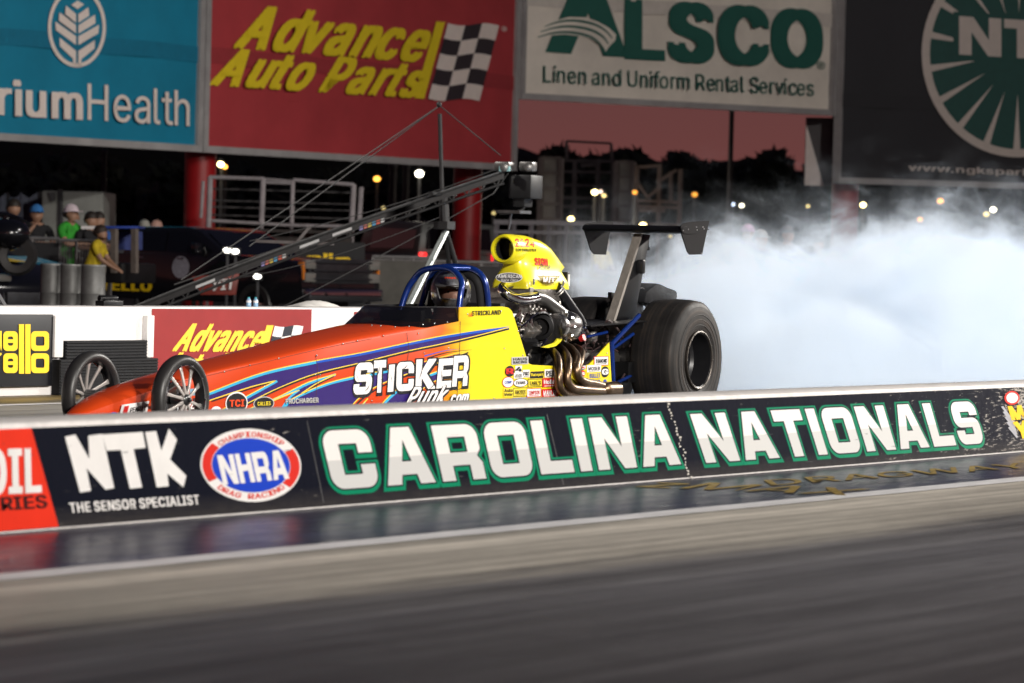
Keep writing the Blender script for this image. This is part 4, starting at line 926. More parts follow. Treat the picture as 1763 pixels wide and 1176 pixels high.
wrap(mb); mb.build('lettering', [mat('hat_red', sr(215, 55, 30), .4, var=0), BLK], hat, smooth=False)
mb = MB(); Yt = 12.428; mb.mi = 0
mb.poly([onY(*p, 12.445) for p in ell(876.5, 478, 23, 8.6, 40)]); 
mb.mi = 1; mb.poly([onY(*p, 12.4435) for p in ell(876.5, 478, 21.8, 7.6, 40)])
mb.mi = 0; mb.text('AMERICAN', onY(857, 478, 12.442), onY(897, 478.5, 12.442), onY(857, 472), V((0, 0, 0)), .03) if False else mb.text('AMERICAN', onY(857, 478.5, 12.442), onY(897, 479, 12.442), onY(857.5, 472.5, 12.442), V((0, 0, 0)), .03)
mb.text('Race Cars', onY(862, 484.5, 12.442), onY(891, 484.5, 12.442), onY(862.5, 480, 12.442), V((0, 0, 0)), .01, shear=.2)
mb.build('sticker', [SG, BLK], hat, smooth=False)
mb = MB(); f2 = lambda x, y, k=0: onY(x, y, Yt-.0008*k)
mb.mi = 0
for i in range(4):
    y = 475.5+i*3.3; w_ = 20-3.4*i; mb.poly([f2(945-w_, y), f2(945+w_, y), f2(945+w_-2.5, y+2.6), f2(945-w_+2.5, y+2.6)])
mb.mi = 1; mb.text('M/T', f2(936, 486.5, 2), f2(954, 486.5, 2), f2(936, 477, 2), V((0, 0, 0)), .06)
mb.mi = 0; mb.text('MICKEY THOMPSON', f2(925, 475, 1), f2(965, 475, 1), f2(925, 472.4, 1), V((0, 0, 0)), .03); mb.text('TIRES', f2(937, 490.5, 1), f2(954, 490.5, 1), f2(937, 488, 1), V((0, 0, 0)), .03)
mb.build('sticker', [mat('sticker_ochre', (.16, .10, .01), .4, var=.2), WT], hat, smooth=False)
mb = MB()
for x, y in ((919, 485), (970, 487)): p = f2(x, y); mb.box(p, (.022, .006, .04)); mb.cyl(p, p+V((0, -.008, 0)), .007, n=10)
mb.build('latch', mat('steel', (0, 0, 0)), hat, bev=.002)
mb = MB(); p = onY(961, 482, 12.66); mb.box(p, (.04, .16, .11)); mb.build('data_box', BLK, car, bev=.008)
mb = MB(); mb.box(p+V((.0, -.082, 0)), (.025, .004, .08)); mb.build('label_plate', WT, car)

# ------------------------------------------------------------------ engine
eng = thing('engine', None, None, (0, 0, 0)); eng.parent = car
CAST = mat('cast_alloy', (.33, .31, .29), .38, .9, var=.25, vscale=25, bump=.2); BLKE = mat('engine_black', (.010, .010, .011), .4, .3, spec=.25, var=.3)
mb = MB(); mb.box((22.98, 12.6, .40), (.86, .30, .36)); mb.box((22.75, 12.6, .2), (1.3, .3, .1))
for s_ in (-1, 1):
    Rm = Matrix.Rotation(s_*R(-40), 3, 'X'); mb.box((23.0, 12.6+s_*.11, .52), (.62, .12, .18), Rm)
mb.build('block', BLKE, eng, bev=.012)
for s_ in (-1, 1):
    Rm = Matrix.Rotation(s_*R(-40), 3, 'X'); mb = MB(); mb.box((23.0, 12.6+s_*.165, .62), (.58, .09, .07), Rm)
    for k in range(5): mb.box((22.76+k*.12, 12.6+s_*.185, .65), (.02, .08, .05), Rm)
    mb.build('valve_cover', CAST, eng, bev=.015)
mb = MB(); mb.box((23.05, 12.6, .78), (.55, .22, .10)); mb.box((23.08, 12.6, .86), (.46, .30, .09))
for k in range(8):
    mb.cyl((22.86+k*.06, 12.45, .74), (22.86+k*.06, 12.47, .88), .012, n=8); mb.sph((22.86+k*.06, 12.44, .76), .016, 8, 6)
mb.build('intake_manifold', CAST, eng, bev=.012)
mb = MB()
for k in range(14):
    a = onY(868+k*5+random.uniform(-2, 2), random.uniform(530, 560), 12.43); mb.tube(catmull([a, a+V((random.uniform(-.08, .08), -.02, random.uniform(-.10, .03))), a+V((random.uniform(-.1, .1), .03, random.uniform(-.2, -.08)))], 4), random.uniform(.004, .009), 6)
mb.build('plug_lead', mat('lead_dark', (.05, .03, .03), .4, var=.3), eng)
for k in range(40):
    q = onY(904+random.uniform(-25, 40), random.uniform(542, 612), random.uniform(12.40, 12.47)); mb = MB(); d_ = V((random.uniform(-.03, .03), -.014, random.uniform(-.03, .03)))
    mb.tube([q-d_, q, q+d_*.2, q+d_], [.012, .012, .018, .009], 8) if k % 3 else mb.box(q, (random.uniform(.02, .06), .02, random.uniform(.02, .05)))
    mb.build('fitting', CAST if k % 2 else BLKE, eng, bev=.002)
# centrifugal blower, its belt guard and ducts
mb = MB(); bc = onY(974, 562, 12.36)
mb.lathe(bc, (-1, 0, 0), [(-.10, .05), (-.10, .075), (-.06, .098), (0, .104), (.045, .096), (.06, .07), (.10, .062), (.10, .02)], 40)
mb.lathe(bc+V((-.10, 0, 0)), (-1, 0, 0), [(0, .085), (.03, .09), (.05, .085), (.055, .05), (.055, .001)], 40)
for k in range(10):
    a = 2*math.pi*k/10; q = bc+V((-.05, .1*math.cos(a), .1*math.sin(a))); mb.cyl(q, q+V((-.03, 0, 0)), .008, n=8)
mb.build('blower', mat('blower_alloy', (.52, .51, .50), .25, 1.0, var=.15, vscale=18), eng)
mb = MB(); gpt = [onY(x, y, 12.345) for x, y in ((898, 563), (920, 543), (930, 538.5), (940, 538.5), (947, 545), (951, 556), (948, 570), (940, 585), (932, 597))]
mb.loft([[q for q in gpt], [q+V((.0, .13, 0)) for q in gpt]], cap=False, closed=False); gi = [q+V((.0, 0, -.012)) for q in gpt]; mb.tube(catmull(gpt, 3), .007, 8); mb.build('belt_guard', CHR, eng)
mb = MB(); mb.lathe(onY(932, 563, 12.40), (-1, -.4, 0), [(0, .085), (.05, .085), (.055, .06), (.03, .05), (.03, .001)], 36); mb.build('drive_pulley', BLKE, eng)
mb = MB(); mb.loft([[onY(x, y, 12.36) for x, y in ((936, 545), (948, 558), (944, 574), (930, 598))], [onY(x, y, 12.36)+V((.16, .0, -.015)) for x, y in ((936, 545), (948, 558), (944, 574), (930, 598))]], cap=False, closed=False); mb.build('drive_belt', BLKE, eng)
mb = MB(); mb.prism([onY(x, y, 12.335) for x, y in ((971, 569), (972.5, 576), (966, 588), (957, 596), (944, 599), (932, 598), (955, 590))], (0, .01, 0)); mb.build('yellow_guard', HAT, eng)
def duct(name, pts, r, m_, n=18): mb = MB(); mb.tube(catmull([onY(*p) for p in pts], 5), r, n); mb.build(name, m_, eng)
duct('duct', [(984, 552, 12.40), (970, 542, 12.40), (952, 528, 12.41), (934, 515, 12.43), (920, 511, 12.44)], .044, mat('duct_grey', (.16, .155, .15), .35, .9, var=.1))
duct('duct', [(925, 512, 12.43), (912, 515, 12.42), (897, 516, 12.42), (882, 512, 12.43), (869, 504, 12.45), (866, 495, 12.50), (878, 488, 12.55)], .034, CHR)
duct('duct', [(955, 494, 12.47), (966, 507, 12.46), (980, 528, 12.44), (994, 548, 12.43), (1000, 560, 12.42)], .044, mat('duct_black', (.006, .006, .008), .32, spec=.3, var=0))
duct('duct', [(998, 555, 12.45), (1001, 562, 12.46), (999, 570, 12.48), (993, 574, 12.52), (988, 574, 12.58)], .041, CHR)
mb = MB()
for (x, y) in ((958, 498), (960, 502), (936, 518), (941, 522)): c = onY(x, y, 12.45); d_ = (onY(980, 528, 12.44)-onY(966, 507, 12.46)).normalized(); mb.lathe(c, d_, [(-.006, .047), (0, .050), (.006, .047)], 24)
mb.build('hose_clamp', CAST, eng)
mb = MB()
for k in range(1): mb.tube(catmull([onY(*p) for p in ((866+3*k, 494+9*k, 12.41), (884+3*k, 507+4*k, 12.385), (905, 505+4*k, 12.385), (925, 504+4*k, 12.39))], 4), .0022, 6)
mb.build('yellow_hose', SY, eng)
# exhaust headers
HDR = mat('header_steel', (.165, .110, .070), .36, 1.0, var=.35, vscale=9, rvar=.08)
for pts in ([(938, 596, 12.44), (950, 604, 12.36), (959, 618, 12.27), (961, 641, 12.22), (962, 662, 12.21), (970, 675, 12.21), (990, 679.5, 12.22), (1042, 679, 12.23)],
            [(955, 595, 12.44), (967, 602, 12.36), (976, 616, 12.26), (977, 636, 12.20), (976, 655, 12.19), (984, 667.5, 12.19), (1003, 671, 12.19), (1044, 674, 12.21)],
            [(970, 594, 12.44), (984, 602, 12.34), (993.5, 617, 12.25), (991, 636, 12.20), (996, 651, 12.20), (1007, 658, 12.20), (1023, 661, 12.21), (1044, 667, 12.22)],
            [(988, 598, 12.44), (1000, 606, 12.36), (998, 622, 12.28), (994, 640, 12.26), (1000, 655, 12.26), (1015, 664, 12.25), (1044, 671, 12.24)]):
    mb = MB(); mb.tube(catmull([onY(*p) for p in pts], 6), .0295, 16); mb.build('header_pipe', HDR, eng)
mb = MB(); a, b_ = onY(1037, 671.5, 12.22), onY(1060, 671, 12.22); dd = (b_-a).normalized(); L_ = (b_-a).length
mb.lathe(a, dd, [(-.03, .03), (0, .052), (.04, .056), (L_-.03, .057), (L_, .058), (L_, .053), (L_-.06, .05)], 28); mb.build('collector', HDR, eng)

# ------------------------------------------------------------------ rear frame, wing, parachute
mb = MB(); T_ = lambda a, b_, r: mb.tube([onY(*a), onY(*b_)], r, 10)
T_((1007, 641, 12.33), (1100, 543, 12.36), .017); T_((1053, 588, 12.31), (1057, 690, 12.30), .016); T_((1003, 638, 12.40), (1090, 575, 12.42), .012)
T_((1060, 660, 12.36), (1100, 640, 12.44), .012); T_((960, 690, 12.32), (1110, 686, 12.34), .018)
T_((1010, 580, 12.45), (1045, 572, 12.45), .010); T_((985, 560, 12.85), (1075, 548, 12.85), .017)
mb.build('frame_tube', CAGE, car)
mb = MB(); mb.tube([(24.7, 12.3, .42), (24.7, 12.93, .42)], .05, 16); mb.sph((24.66, 12.6, .42), (.17, .13, .15), 20, 12); mb.box((24.45, 12.6, .33), (.5, .4, .14)); mb.build('rear_axle', BLKE, car)
mb = MB(); mb.box((23.75, 12.6, .36), (.3, .3, .22)); mb.tube([(23.3, 12.6, .42), (24.5, 12.6, .42)], .06, 12); mb.sph(onY(1017, 579, 12.5), .05, 12, 8); mb.build('gearbox', CAST, car, bev=.01)
mb = MB(); p = onY(999, 583, 12.44); mb.cyl(p, p+V((0, -.03, .01)), .024, n=12); mb.build('red_cap', SR, car)
mb = MB(); mb.prism([(23.55, 12.36, .655), (24.45, 12.36, .690), (24.45, 12.84, .690), (23.55, 12.84, .655)], (0, 0, -.008)); mb.box((24.35, 12.6, .5), (.02, .46, .36)); mb.build('tin_deck', mat('deck_black', (.008, .008, .009), .35, 0, spec=.3, var=.2), car)
mb = MB()
for k in range(22):
    a = onY(random.uniform(1000, 1090), random.uniform(570, 650), random.uniform(12.40, 12.6)); mb.tube(catmull([a, a+V((random.uniform(-.1, .15), .05, random.uniform(-.1, .1))), a+V((random.uniform(-.2, .25), .1, random.uniform(-.15, .1)))], 4), random.uniform(.004, .009), 6)
mb.build('brake_line', mat('lead_dark', (0, 0, 0)), car)
wing = thing('rear_wing', None, None, (0, 0, 0)); wing.parent = car
CARB = mat('carbon_black', (.0055, .0055, .0065), .42, 0, spec=.22, var=.2)
mb = MB(); mb.prism([onY(x, y, 12.545) for x, y in ((1058, 553), (1106, 403), (1120, 404), (1098, 520), (1094, 548))], (0, .055, 0)); mb.build('strut', CARB, wing, bev=.004)
mb = MB(); mb.prism([onY(x, y, 12.543) for x, y in ((1056, 553), (1104, 403), (1107, 403), (1060, 553))], (0, .06, 0)); mb.build('leading_edge', mat('brushed_edge', (.26, .235, .21), .45, .2, var=.2, vstretch=(1, 1, .2), vscale=30), wing)
mb = MB(); x0, x1 = 24.52, 24.95
for (a, b_) in (((12.18), (12.96)),):
    def af(Y): return [V((x0+(x1-x0)*u, Y, 1.318+.030*t+.012*u)) for u, t in ((0, 0), (.06, .7), (.2, 1), (.5, .9), (.8, .5), (1, .25), (1, .05), (.7, -.5), (.4, -.85), (.15, -.8), (.04, -.45))]
    mb.loft([af(a), af(b_)])
mb.build('main_plane', CARB, wing, ang=40)
mb = MB(); mb.prism([onY(x, y, 12.185) for x, y in ((1172, 389), (1177, 384.5), (1191, 381.7), (1221.5, 380), (1217, 400), (1209, 438), (1188, 438.6), (1184, 433.7), (1174, 403))], (0, .008, 0)); mb.build('end_plate', CARB, wing)
mb = MB(); mb.prism([onY(x, y, 12.965) for x, y in ((1003, 390), (1008, 385), (1020, 383), (1054, 381), (1052, 389), (1047, 406), (1042, 438.6), (1022, 438), (1016, 431), (1008, 406))], (0, -.008, 0)); mb.build('end_plate', CARB, wing)
mb = MB()
for x, y in ((1176, 397), (1185, 395), (1199, 391), (1210, 391), (1200, 396), (1212, 394), (1208, 436)): mb.sph(onY(x, y, 12.18), .005, 8, 6)
mb.build('bolt', mat('steel', (0, 0, 0)), wing)
mb = MB(); mb.box(onY(1104, 459, 12.52), (.05, .05, .10)); mb.build('tail_lamp', BLK, wing, bev=.012)
mb = MB(); mb.tube([onY(1117, 405, 12.56), onY(1116, 428, 12.56)], .004, 6); mb.sph(onY(1116, 428, 12.56), .014, 10, 8); mb.tube([onY(1070, 545, 12.6), onY(1096, 460, 12.6)], .012, 8); mb.build('stay_rod', DKM, wing)
mb = MB(); q = [onY(x, y, 12.55) for x, y in ((1110, 522), (1113, 503), (1120, 497), (1133, 488), (1142, 490), (1152, 495), (1166, 500), (1168, 508), (1164, 530))]; mb.prism(q, (.02, .22, 0)); mb.build('parachute_pack', mat('nylon_black', (.008, .008, .010), .75, spec=.15, var=.3, bump=.4, bscale=14), car, bev=.02)
mb = MB(); mb.tube(catmull([onY(*p) for p in ((1096, 500, 12.6), (1106, 496, 12.6), (1114, 510, 12.6), (1112, 530, 12.6), (1118, 548, 12.6))], 5), .006, 8); mb.prism([onY(x, y, 12.62) for x, y in ((1080, 550), (1086, 505), (1094, 498), (1104, 512), (1112, 548))], (0, .04, 0)); mb.prism([onY(x, y, 12.72) for x, y in ((1052, 520), (1053, 503), (1062, 505), (1060, 525))], (0, .03, 0)); mb.build('parachute_mount', BLK, car, bev=.004)
# ================================================================== PEOPLE
def cloth(n_, c): return mat('cloth_'+n_, c, .85, var=.3, vscale=9, bump=.9, bscale=9)
def skin_c(k): return mat('skin_%d' % k, [(.44, .25, .17), (.36, .20, .13), (.50, .30, .22), (.20, .10, .07)][k], .55, var=.08, vscale=20)
def person(label, base, yaw, h, shirt, pants, hairc=(.02, .014, .01), cap=None, skin=0, arms=None, lean=0.0, legs=None, fingers=True, group=None, headturn=0.0, hips=None, eyes=True, sleeve=True):
    """one continuous skinned body; arms = ((elbow, wrist) left, (elbow, wrist) right) in units of body height, x ahead, y to the person's left"""
    base = V(base); root = thing('person', label, 'person', base, group)
    P = {}; RR = {}; E_ = []; M = {}
    def j(n, p, r, par=None, mi=0):
        P[n] = V(p); RR[n] = r; M[n] = mi
        if par: E_.append((par, n))
    L_ = lean
    hp = V(hips or (0, 0, .52))
    j('pel', hp, .088, None, 1); j('bel', hp+V((.02*L_*5, 0, .10)), .080, 'pel', 0); j('chest', hp+V((.12*L_*2.2, 0, .215)), .092, 'bel', 0)
    j('neckb', hp+V((.28*L_, 0, .305)), .050, 'chest', 0); nk = P['neckb']
    j('neck', nk+V((.012+.02*L_, 0, .028)), .034, 'neckb', 2); ct, stn = math.cos(headturn), math.sin(headturn)
    hd = lambda x, y, z: nk+V((.02*L_+.012+x*ct-y*stn, x*stn+y*ct, z))
    j('jaw', hd(.014, 0, .056), .042, 'neck', 2); j('face', hd(.010, 0, .090), .052, 'jaw', 2); j('skull', hd(.0, 0, .120), .049, 'face', 2); j('crown', hd(-.004, 0, .150), .030, 'skull', 2)
    j('nose', hd(.066, 0, .083), .009, 'face', 2)
    for s_, n_ in ((1, 'l'), (-1, 'r')):
        j('ear'+n_, hd(0, s_*.055, .088), .010, 'face', 2)
        j('cl'+n_, nk+V((-.005, s_*.07, -.02)), .045, 'neckb', 0); j('sh'+n_, nk+V((-.008, s_*.115, -.035)), .042, 'cl'+n_, 0)
        a = (arms or (((.0, .15, .62), (.03, .16, .47)), ((.0, -.15, .62), (.03, -.16, .47))))[0 if s_ == 1 else 1]
        el, wr = V(a[0]), V(a[1])
        j('ua'+n_, P['sh'+n_].lerp(el, .5), .033, 'sh'+n_, 0); j('el'+n_, el, .027, 'ua'+n_, 2 if sleeve else 0); j('wr'+n_, wr, .018, 'el'+n_, 2)
        d = (wr-el).normalized(); pm = wr+d*.035; j('pm'+n_, pm, .020, 'wr'+n_, 2)
        if fingers:
            sd_ = d.cross(V((0, 0, 1))); sd_ = sd_.normalized() if sd_.length > .1 else V((0, 1, 0)); dn = sd_.cross(d).normalized()
            for k, (o, l) in enumerate(((-.016, .030), (-.005, .036), (.006, .034), (.016, .026))):
                f1 = pm+d*(.014+l*.5)+sd_*o; j('f%d%s' % (k, n_), f1, .0062, 'pm'+n_, 2); j('g%d%s' % (k, n_), f1+d*l*.45-dn*.010, .0050, 'f%d%s' % (k, n_), 2)
            j('th'+n_, pm+sd_*.024*s_+d*.006-dn*.006, .007, 'pm'+n_, 2); j('tt'+n_, pm+sd_*.028*s_+d*.024-dn*.012, .0055, 'th'+n_, 2)
        lg = (legs or (((.01, .055, .285), (-.01, .06, .04)), ((.01, -.055, .285), (-.01, -.06, .04))))[0 if s_ == 1 else 1]
        kn, an = V(lg[0]), V(lg[1])
        j('hip'+n_, hp+V((0, s_*.052, -.03)), .062, 'pel', 1); j('tg'+n_, P['hip'+n_].lerp(kn, .5), .052, 'hip'+n_, 1); j('kn'+n_, kn, .038, 'tg'+n_, 1); j('cf'+n_, kn.lerp(an, .4), .036, 'kn'+n_, 1); j('an'+n_, an, .024, 'cf'+n_, 3); j('to'+n_, an+V((.09, 0, -.02)), .020, 'an'+n_, 3)
    names = list(P); idx = {n: i for i, n in enumerate(names)}
    cy_, sy_ = math.cos(yaw), math.sin(yaw)
    def W(p): p = V(p); return V((p.x*cy_-p.y*sy_, p.x*sy_+p.y*cy_, p.z))*h
    me = bpy.data.meshes.new('body'); me.from_pydata([tuple(W(P[n])) for n in names], [(idx[a], idx[b]) for a, b in E_], [])
    o = bpy.data.objects.new('body', me); COL.objects.link(o)
    md = o.modifiers.new('s', 'SKIN'); md.use_smooth_shade = True
    for i, n in enumerate(names): r = RR[n]*h; me.skin_vertices[0].data[i].radius = (r, r); me.skin_vertices[0].data[i].use_root = (n == 'pel')
    sb = o.modifiers.new('u', 'SUBSURF'); sb.levels = 1; sb.render_levels = 1
    dg = bpy.context.evaluated_depsgraph_get(); m2 = bpy.data.meshes.new_from_object(o.evaluated_get(dg)); o.modifiers.clear(); o.data = m2; m2.name = 'body'
    shoe = cloth('shoe', (.02, .02, .02))
    m2.materials.clear()
    for q in (shirt, pants, skin_c(skin), shoe): m2.materials.append(q)
    segs = [(W(P[a]), W(P[b]), M[b], RR[b]*h) for a, b in E_]
    for p in m2.polygons:
        c = p.center; best = 1e9; bi = 0
        for a, b, mi, r in segs:
            ab = b-a; t = max(0, min(1, (c-a).dot(ab)/max(1e-9, ab.length_squared))); d = (c-(a+ab*t)).length-r
            if d < best: best = d; bi = mi
        p.material_index = bi; p.use_smooth = True
    o.parent = root
    # hair or cap follows the skull
    mb = MB(); hb = base+W(hd(-.006, 0, .117)); rr = .066*h
    def cap_sh(zc, bulge, cut):
        rings = []
        for i in range(7):
            a = R(90)*i/6; rings.append([hb+W(V((ct*(x_)-stn*y_, stn*x_+ct*y_, 0)))+V((0, 0, z_)) for x_, y_, z_ in [((.060+bulge)*math.cos(a)*math.cos(t)*1.08, (.056+bulge)*math.cos(a)*math.sin(t), zc*h+(.060+bulge)*h*math.sin(a)-(cut*h*(.5-.5*math.cos(t)) if i == 0 else 0)) for t in [2*math.pi*k/16 for k in range(16)]]])
        mb.loft(rings)
    if cap:
        cap_sh(.004, .006, .012)
        br = [hb+W(V((ct*x-stn*y, stn*x+ct*y, .006))) for x, y in ((.055, -.055), (.10, -.045), (.125, 0), (.10, .045), (.055, .055))]
        mb.prism(br, (0, 0, -.006*h)); c_ = mb.build('cap', cap, root)
        if hairc: mb = MB(); mb.sph(hb+W(V((-.02*ct, -.02*stn, -.02))), (rr*.92, rr*.92, rr*.62), 12, 8); mb.build('hair', mat('hair_%.3f' % hairc[0], hairc, .6, var=.2, vscale=60), root)
    elif hairc:
        cap_sh(.0, .004, .05); mb.sph(hb+W(V((-.022*ct, -.022*stn, -.012))), (rr*.86, rr*.9, rr*.72), 12, 8)
        mb.build('hair', mat('hair_%.3f' % hairc[0], hairc, .6, var=.2, vscale=60, bump=.3), root)
    if eyes:
        for s_ in (-1, 1):
            mb = MB(); mb.sph(base+W(hd(.050, s_*.020, .098)), .0075*h, 8, 6); mb.build('eye', mat('eye_dark', (.03, .02, .015), .2, var=0), root)
    return root
# local angle helpers: facing the camera etc.
def yaw_to(p, tx, ty): return math.atan2(ty-p[1], tx-p[0])
RV = V((RT.x, RT.y, 0)).normalized(); AV = V((AX.x, AX.y, 0)).normalized()
def face(right, toward):      # heading made of camera-right and toward-camera components
    d = RV*right-AV*toward; return math.atan2(d.y, d.x)

# --- driver in the cockpit
dp = onY(776, 503, 12.60)
hc = V((dp.x, 12.60, dp.z))
hD = 1.72
drv = person('driver in a black helmet looking out from inside the blue roll cage', (hc.x+.012, 12.60, hc.z-hD*.893), math.pi-.0, hD, cloth('driver', (.012, .012, .014)), cloth('driver', (0, 0, 0)), hairc=None, skin=3, headturn=.62,
             hips=(-.02, 0, .49), arms=(((.14, .13, .64), (.25, .07, .66)), ((.14, -.13, .64), (.25, -.07, .66))), legs=(((.26, .06, .54), (.50, .06, .44)), ((.26, -.06, .54), (.50, -.06, .44))), sleeve=False)
hel = MB(); fwd = V((-math.cos(.62), -math.sin(.62), 0)); sdv = V((-fwd.y, fwd.x, 0)); up = V((0, 0, 1))
hcc = hc+V((0.0, 0, .006)); nA, nE = 48, 24
def hp_(az, el, k=1.0):
    a, e = R(az), R(el); f = math.cos(e)*math.cos(a); s_ = math.cos(e)*math.sin(a); z = math.sin(e)
    chin = .022*max(0, f)*max(0, -z+.15)
    return hcc+fwd*(.150*f+chin*2.2)*k+sdv*.130*s_*k+up*(.146*z*(1.0 if z > 0 else .98))*k
fs_pts = {}
for (k0, inner) in ((1.0, False), (.90, True)):
    grid = [[hp_(360*i/nA-180, -52+142*jj/nE, k0) for i in range(nA)] for jj in range(nE+1)]
    vs = [p for r_ in grid for p in r_]; fs = []
    for jj in range(nE):
        for i in range(nA):
            az = 360*(i+.5)/nA-180; el = -52+142*(jj+.5)/nE
            if abs(az) < 50-max(0, -el)*.5 and -20 < el < 9: continue
            fs.append((jj*nA+i, jj*nA+(i+1) % nA, (jj+1)*nA+(i+1) % nA, (jj+1)*nA+i))
    hel.add(vs, fs)
HEL = mat('helmet_black', (.16, .16, .17), .30, .6, var=.6, vscale=40, coat=1.0)
hl = hel.build('helmet', HEL, drv, ang=60)
mb = MB(); ring = [hp_(a, 9, 1.01) for a in range(-49, 50, 7)]+[hp_(50-3*t_, 9-9*t_, 1.01) for t_ in (1, 2)]+[hp_(a, -20, 1.02) for a in range(40, -41, -8)]+[hp_(-41-3*t_, -17+9*t_, 1.01) for t_ in (0, 1, 2)]
mb.tube(ring+[ring[0]], .005, 6, cap=False); mb.build('visor_rim', mat('rim_grey', (.10, .10, .10), .4, var=0), hl)
mb = MB(); pk = [hp_(a, 12, 1.0) for a in range(-60, 61, 10)]; pk2 = [hp_(a, 14, 1.0)+fwd*.042*math.cos(R(a*1.2))+up*-.006 for a in range(-60, 61, 10)]; mb.loft([pk, pk2, [p+up*.006 for p in pk2], [p+up*.012 for p in pk]], cap=False, closed=False); mb.build('peak', mat('rim_grey', (0, 0, 0)), hl)
mb = MB()
for a0 in range(-30, 28, 8): mb.poly([hp_(a0, 33+(a0 % 3), 1.012), hp_(a0+6, 32, 1.012), hp_(a0+7, 38, 1.012), hp_(a0+1, 39, 1.012)])
mb.build('helmet_graphic', mat('helmet_red', sr(190, 60, 40), .4, var=.2, vscale=60), hl, smooth=False)

# --- spectators leaning on the rail
FZ = 60.0
def stand_at(px, z, dz=0.0): p = atd(px, 500, z); return V((p.x, p.y, dz))
lean_arms = (((.13, .15, .66), (.22, .02, .66)), ((.13, -.15, .66), (.23, -.05, .665)))
chin = (((.12, .13, .66), (.13, .03, .80)), ((.13, -.14, .66), (.20, -.02, .66)))
GR = 'spectators leaning on the rail'
person('man in a dark shirt resting his chin on his hand at the rail, leftmost spectator', stand_at(18, FZ, .0), face(.35, .9), 1.83, cloth('navy', (.012, .014, .022)), cloth('jeans', (.03, .04, .07)), skin=1, arms=chin, lean=.10)
person('man in a blue cap and black shirt with a hand raised to his face', stand_at(58, FZ, .0), face(.35, .9), 1.74, cloth('black', (.010, .010, .012)), cloth('jeans', (0, 0, 0)), cap=cloth('cap_blue', (.03, .16, .42)), skin=1, arms=(((.14, .14, .66), (.22, .0, .67)), ((.14, -.16, .68), (.13, -.07, .79))), lean=.10)
person('heavy man in a bright green shirt and pale cap leaning on the rail', stand_at(112, FZ, .0), face(.8, .55), 1.76, cloth('green', (.035, .36, .03)), cloth('dark', (.02, .02, .025)), cap=cloth('cap_pale', (.62, .52, .56)), skin=1, arms=lean_arms, lean=.14)
person('young man with dark hair and a black shirt beside the green shirt', stand_at(151, FZ, .0), face(.45, .85), 1.67, cloth('black', (0, 0, 0)), cloth('dark', (0, 0, 0)), skin=1, arms=lean_arms, lean=.10)
person('person in a blue shirt half hidden behind the dark haired young man', stand_at(166, FZ+3, .0), face(.6, .8), 1.70, cloth('blue', (.03, .10, .34)), cloth('dark', (0, 0, 0)), skin=1)
person('man in a yellow shirt bending forward behind the grey drums', stand_at(152, 56, 0), face(.95, .2), 1.44, cloth('yellow', (.62, .46, .02)), cloth('dark', (0, 0, 0)), hairc=(.03, .018, .012), skin=1, lean=.35, arms=(((.16, .12, .66), (.28, .05, .58)), ((.16, -.12, .66), (.28, -.05, .58))))
person('grey haired man facing the pickup bed', stand_at(246, 66, 0), face(-.2, -.9), 1.61, cloth('olive', (.10, .10, .07)), cloth('dark', (0, 0, 0)), hairc=(.30, .29, .25), skin=2)
person('bald man with a headset beside the grey haired man', stand_at(266, 67, 0), face(.6, -.7), 1.62, cloth('black', (0, 0, 0)), cloth('dark', (0, 0, 0)), hairc=(.42, .24, .19), skin=2)
person('person in a grey jacket and cap at the foot of the left red column', stand_at(340, 72, 0), face(-.5, .7), 1.5, cloth('grey', (.16, .15, .16)), cloth('dark', (0, 0, 0)), skin=1, cap=cloth('greycap', (.22, .21, .2)))
person('man in a black shirt looking over the crane boom', stand_at(572, 73, -.02), face(-.7, .5), 1.72, cloth('black', (0, 0, 0)), cloth('dark', (0, 0, 0)), skin=0)
person('man standing inside the pipe frame stand', stand_at(530, 70, -.05), face(-.4, .8), 1.68, cloth('black', (0, 0, 0)), cloth('dark', (0, 0, 0)), skin=1)
person('crew member in a yellow shirt and black vest behind the yellow engine hat', stand_at(1022, 56, -.0), face(.8, .5), 1.52, cloth('yellow', (0, 0, 0)), cloth('dark', (0, 0, 0)), skin=1, lean=.25, cap=cloth('black', (0, 0, 0)), arms=(((.12, .14, .64), (.24, .04, .62)), ((.12, -.14, .64), (.24, -.04, .62))))
for px, z, hh, dz, sh, cp, lb in ((1284, 58, 1.68, .02, 'violet', 'cap_pink', 'woman with a pink cap seen through the left edge of the smoke'), (1306, 50, 1.55, .0, 'black', 'white', 'spectator in a white cap standing in the smoke next to the pink cap'), (1352, 60, 1.72, .0, 'grey', 'grey', 'spectator in a grey cap with hands raised, in thick smoke'),
                                  (1405, 62, 1.60, .0, 'black', None, 'bareheaded spectator faint in the smoke left of the red column'), (1578, 60, 1.60, .0, 'grey', 'white2', 'spectator with a pale cap right of the red column in the smoke'), (1632, 56, 1.60, .0, 'black', 'green', 'spectator in a black and green cap standing behind the traffic cone'), (1742, 60, 1.55, .0, 'navy', 'white2', 'rightmost spectator in the smoke, with a pale cap')):
    cc = {'cap_pink': (.55, .35, .5), 'white': (.6, .6, .6), 'white2': (.55, .55, .53), 'grey': (.2, .2, .22), 'green': (.02, .10, .05)}
    person(lb, stand_at(px, z, dz), face(.4, .9), hh, cloth(sh, (.25, .16, .3)), cloth('dark', (0, 0, 0)), skin=0, cap=cloth('hat_'+cp, cc[cp]) if cp else None, arms=(((.10, .15, .64), (.18, .06, .74)), ((.10, -.15, .64), (.2, -.05, .70))), group='spectators behind the smoke')
# ================================================================== PIT AREA
GAL = mat('galvanised_pipe', (.30, .29, .29), .45, .6, var=.2); STD = MATS['steel_dark']
